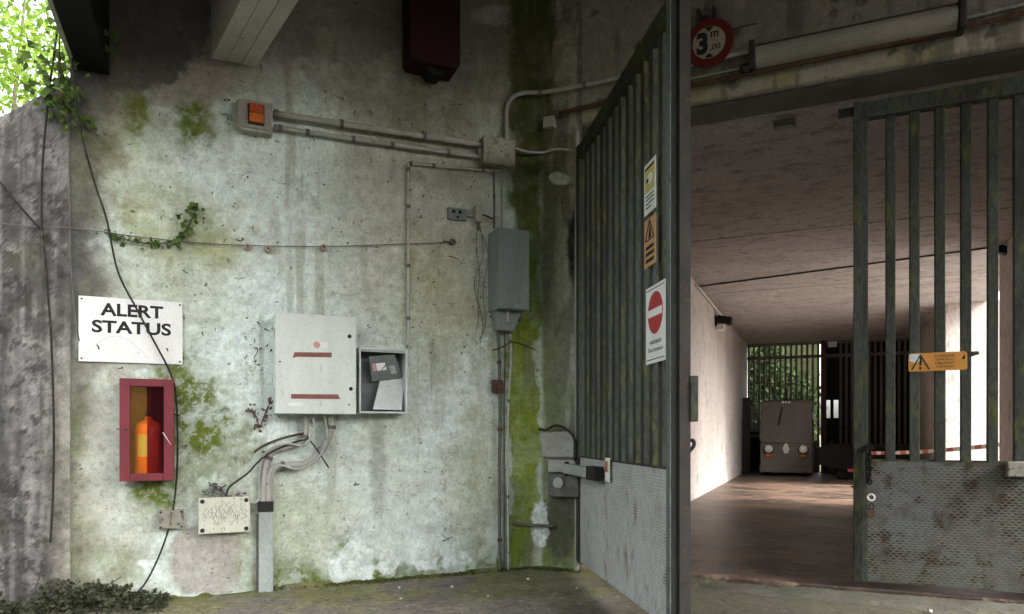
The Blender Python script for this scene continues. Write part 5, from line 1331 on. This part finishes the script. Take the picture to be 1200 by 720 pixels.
tree('leafy_tree', 'taller leafy tree behind the wing wall with pale sky between its leaves', -6.7, 9.2, 5.2, (.2, 0, 5.2), (1.9, 1.2, 1.8), 3200, .10, 6, M['leaf'], 46)
pt = B.w(0.7, 17.0, 0)
tree('leafy_tree', 'green tree standing outside behind the bars of the far gate', pt.x, pt.y, 2.6, (0, 0, 2.3), (1.0, .8, 1.3), 2600, .17, 8, M['bush'], 40)
pt = B.w(-.9, 16.8, 0)
tree('leafy_tree', 'green shrubby tree outside at the corner of the far gate', pt.x, pt.y, 2.2, (0, 0, 1.8), (1.2, .8, 1.5), 1800, .2, 9, M['bush'], 30)

def vine(name, label, pts, leaves, size, seed, d=-.03, r=.004, mat='ivy', lo=0.0, spread=.03):
    W = []
    for q in pts:
        dd = q[2] if len(q) > 2 else d
        u, z = A.hit(q[0], q[1], dd); W.append(Vector((u, dd, z)))
    o = W[0]; root = thing(name, label, 'creeper', A, o.x, o.y, o.z)
    S = spline([p - o for p in W], 8)
    MB().tube(S, r, 5).build('stem', M['dead'], root)
    rr = np.random.default_rng(seed); mb = MB()
    for i in range(leaves):
        k = int((lo + (1 - lo) * rr.random()) * (len(S) - 1)); p = S[k] + Vector(rr.normal(size=3) * spread)
        p.y = min(p.y, .03 - o.y - .05)
        mb.leaf(p, rr.normal(size=3) - np.array((0, .2, .3)), np.array((0, -1, .3)) + rr.normal(size=3) * .5, size * (.6 + .8 * rr.random()), .75)
    mb.build('leaves', M[mat], root)
    return root
vine('creeper', 'green ivy sprig climbing off the stretched wire left of the insulators', [(122, 273), (150, 282), (180, 286), (203, 282), (218, 270), (228, 250), (232, 238)], 90, .04, 1, spread=.018)
vine('creeper', 'leafy creeper trailing across the black edge beam', [(66, 5, -.35), (82, 22, -.32), (100, 36, -.28), (118, 44, -.25), (134, 48, -.22)], 70, .045, 2, spread=.02)
vine('creeper', 'leafy creeper hanging from the trees down the end of the wing wall', [(70, 60, -.1), (72, 100, -.06), (78, 130, -.04), (98, 146, -.03), (120, 163, -.03)], 60, .045, 3, spread=.025)
vine('creeper', 'bare stemmed creeper hanging thick over the top of the wing wall', [(40, 70, -.05), (58, 95, -.05), (66, 112, -.05), (84, 92, -.06)], 90, .05, 4, spread=.06)
vine('creeper', 'thin creeper dropping from the tree along the edge beam', [(68, -10, -.2), (70, 40, -.2), (69, 95, -.12), (74, 140, -.05)], 80, .045, 12, spread=.05)
vine('dead_creeper', 'dead brown ivy stems under the left corner of the electric box', [(318, 468, -.02), (312, 482, -.03), (304, 500, -.03), (300, 488, -.03), (290, 478, -.02)], 46, .028, 5, mat='dead_leaf', spread=.012)['group'] = 'dead ivy remains'

# ---- clinging rootlets and dead twigs left on the wall
def rootlets():
    mb = MB(); r = random.Random(3)
    o = A.w(0, 0, 0)
    spots = [(r.uniform(130, 585), r.uniform(100, 640)) for _ in range(130)] + [(r.uniform(285, 320), r.uniform(360, 430)) for _ in range(14)] + [(r.uniform(480, 585), r.uniform(190, 420)) for _ in range(26)] + [(r.gauss(300, 60), r.gauss(180, 40)) for _ in range(16)]
    for a, b in spots:
        u, z = A.hit(a, b, -.004); n = r.randint(2, 5); L = r.uniform(.006, .03) if r.random() < .93 else r.uniform(.05, .12); q = r.uniform(0, 6.28)
        pts = [Vector((u, -.004, z))]
        for k in range(n):
            q += r.uniform(-.7, .7); pts.append(pts[-1] + Vector((math.cos(q) * L / n, r.uniform(-.004, .001), math.sin(q) * L / n)))
        mb.tube(pts, r.uniform(.001, .0028) * (1.6 if L < .02 else 1), 4)
        if r.random() < .3: mb.leaf(pts[-1], (r.uniform(-1, 1), -.2, r.uniform(-1, 1)), (0, -1, 0), r.uniform(.01, .024), .6)
    return mb
o = rootlets().build('ivy_rootlets', M['dead']); o.location = A.w(0, 0, 0); o.rotation_euler = (0, 0, A.rz)
tag(o, 'scattered dark ivy rootlets and dead twigs clinging to the pale wall', 'rootlets', kind='stuff')

# ---- ground ivy at the foot of the wing wall, moss lumps, litter, pebbles
def ground_ivy():
    mb = MB(); r = np.random.default_rng(21)
    for i in range(4200):
        u = -4.6 + 2.05 * r.random() ** .8; f = (u + 4.6) / 2.05
        hmax = (.34 * (1 - f) ** .7 + .02) * (.15 + 1.3 * float(vnoise(np.array([u * 6.0]), np.array([.3]), 5)[0]) ** 1.3)
        d = -abs(r.normal()) * .16 - .015; z = hmax * r.random() ** 1.6
        if d < -.55: continue
        p = (u, d, z + .01)
        mb.leaf(p, r.normal(size=3) * .6 + np.array((0, -.4, .1)), np.array((0, -.7, .7)) + r.normal(size=3) * .7, .010 + .045 * r.random() ** 2, .7)
        if i % 60 == 0:
            q = Vector((u, d, .0)); w_ = [q]
            for k in range(4): w_.append(w_[-1] + Vector((r.normal() * .05, -.02 + r.normal() * .02, hmax * .45 * r.random())))
            mb.tube(w_, .0025, 4)
    return mb
o = ground_ivy().build('ground_ivy', M['ivy_dark']); o.location = A.w(0, 0, 0); o.rotation_euler = (0, 0, A.rz)
tag(o, 'dark straggling ivy covering the foot of the wing wall', 'ivy', kind='stuff')
def weed(u, d, n, size, seed, label):
    root = thing('weed', label, 'weed', A, u, d, 0); r = np.random.default_rng(seed); mb = MB()
    for i in range(n):
        a = r.random() * 6.28; e = .3 + r.random() * .9
        mb.leaf((r.normal() * size * .3, r.normal() * size * .3, .01), (math.cos(a), math.sin(a), e), (0, 0, 1), size * (.6 + .6 * r.random()), .45)
    mb.build('leaves', M['ivy'], root)
for k, (a, b, n, s, lb) in enumerate(((105, 712, 16, .08, 'bright green weed in front of the dark ground ivy'), (175, 708, 22, .05, 'low green weed where the black cable meets the ground'), (550, 671, 18, .03, 'tiny tuft of weeds at the wall foot left of the pipes'))):
    r_ = Vector(((a - CX) / F, 1, -(b - HY) / F)); k_ = -H / r_.z; p = r_ * k_; pl = Vector((p.x, p.y, 0)) - A.o
    weed(pl.dot(A.t), min(pl.dot(A.n), -.03), n, s, 50 + k, lb)
def gp_(px, py):
    k = H * F / (py - HY); return Vector(((px - CX) / F * k, k, 0))
pb = None
for i, (a, b, s) in enumerate(((658, 664, .024), (619, 680, .014), (530, 689, .013), (468, 690, .011), (676, 690, .009), (470, 703, .012), (572, 700, .010), (1090, 718, .014))):
    p = gp_(a, b); mb = MB(); r = random.Random(i)
    mb.lathe([(s * .5, 0), (s * .95, s * .3), (s, s * .7), (s * .6, s * 1.15), (s * .15, s * 1.25)], 9)
    mb.v = [(x * r.uniform(.85, 1.15), y * r.uniform(.85, 1.15), z) for x, y, z in mb.v]
    o = mb.build('pebble', M['pebble'], smooth=True); o.location = p; o.rotation_euler = (0, 0, r.random() * 6)
    tag(o, 'large white pebble lying at the foot of the mossy corner' if i == 0 else 'small pale pebble lying loose on the ground', 'pebble', 'pebbles on the ground')
def litter():
    mb = MB(); r = np.random.default_rng(31)
    for i in range(3200):
        x = -2.6 + 6.2 * r.random(); y = 3.2 + 2.3 * r.random()
        if (Vector((x, y, 0)) - A.o).dot(A.n) > -.04 or (Vector((x, y, 0)) - B.o).dot(B.n) > -.05: continue
        if r.random() < .6: mb.leaf((x, y, .014), (r.normal(), r.normal(), .1), (0, 0, 1), .008 + .018 * r.random(), .6)
        else:
            a = r.random() * 6.28; L = .01 + .05 * r.random(); mb.tube([(x, y, .012), (x + math.cos(a) * L, y + math.sin(a) * L, .014)], .0016, 4)
    return mb
o = litter().build('leaf_litter', M['litter']); tag(o, 'brown leaf scraps and grit strewn on the ground', 'litter', kind='stuff')
def moss_tufts():
    mb = MB(); r = np.random.default_rng(33)
    for i in range(1500):
        if r.random() < .6: u = -2.0 + 2.0 * r.random(); fr = A
        else: u = .02 + .36 * r.random(); fr = B
        d = -abs(r.normal()) * .035 - .004; p = fr.w(u, d, 0); s = .008 + .014 * r.random()
        for k in range(3):
            mb.leaf((p.x, p.y, .002), (r.normal(), r.normal(), 1.2), (r.normal(), r.normal(), .3), s, .5)
    return mb
o = moss_tufts().build('moss_fringe', M['moss']); tag(o, 'green moss fringe growing where the wall meets the ground', 'moss', kind='stuff')
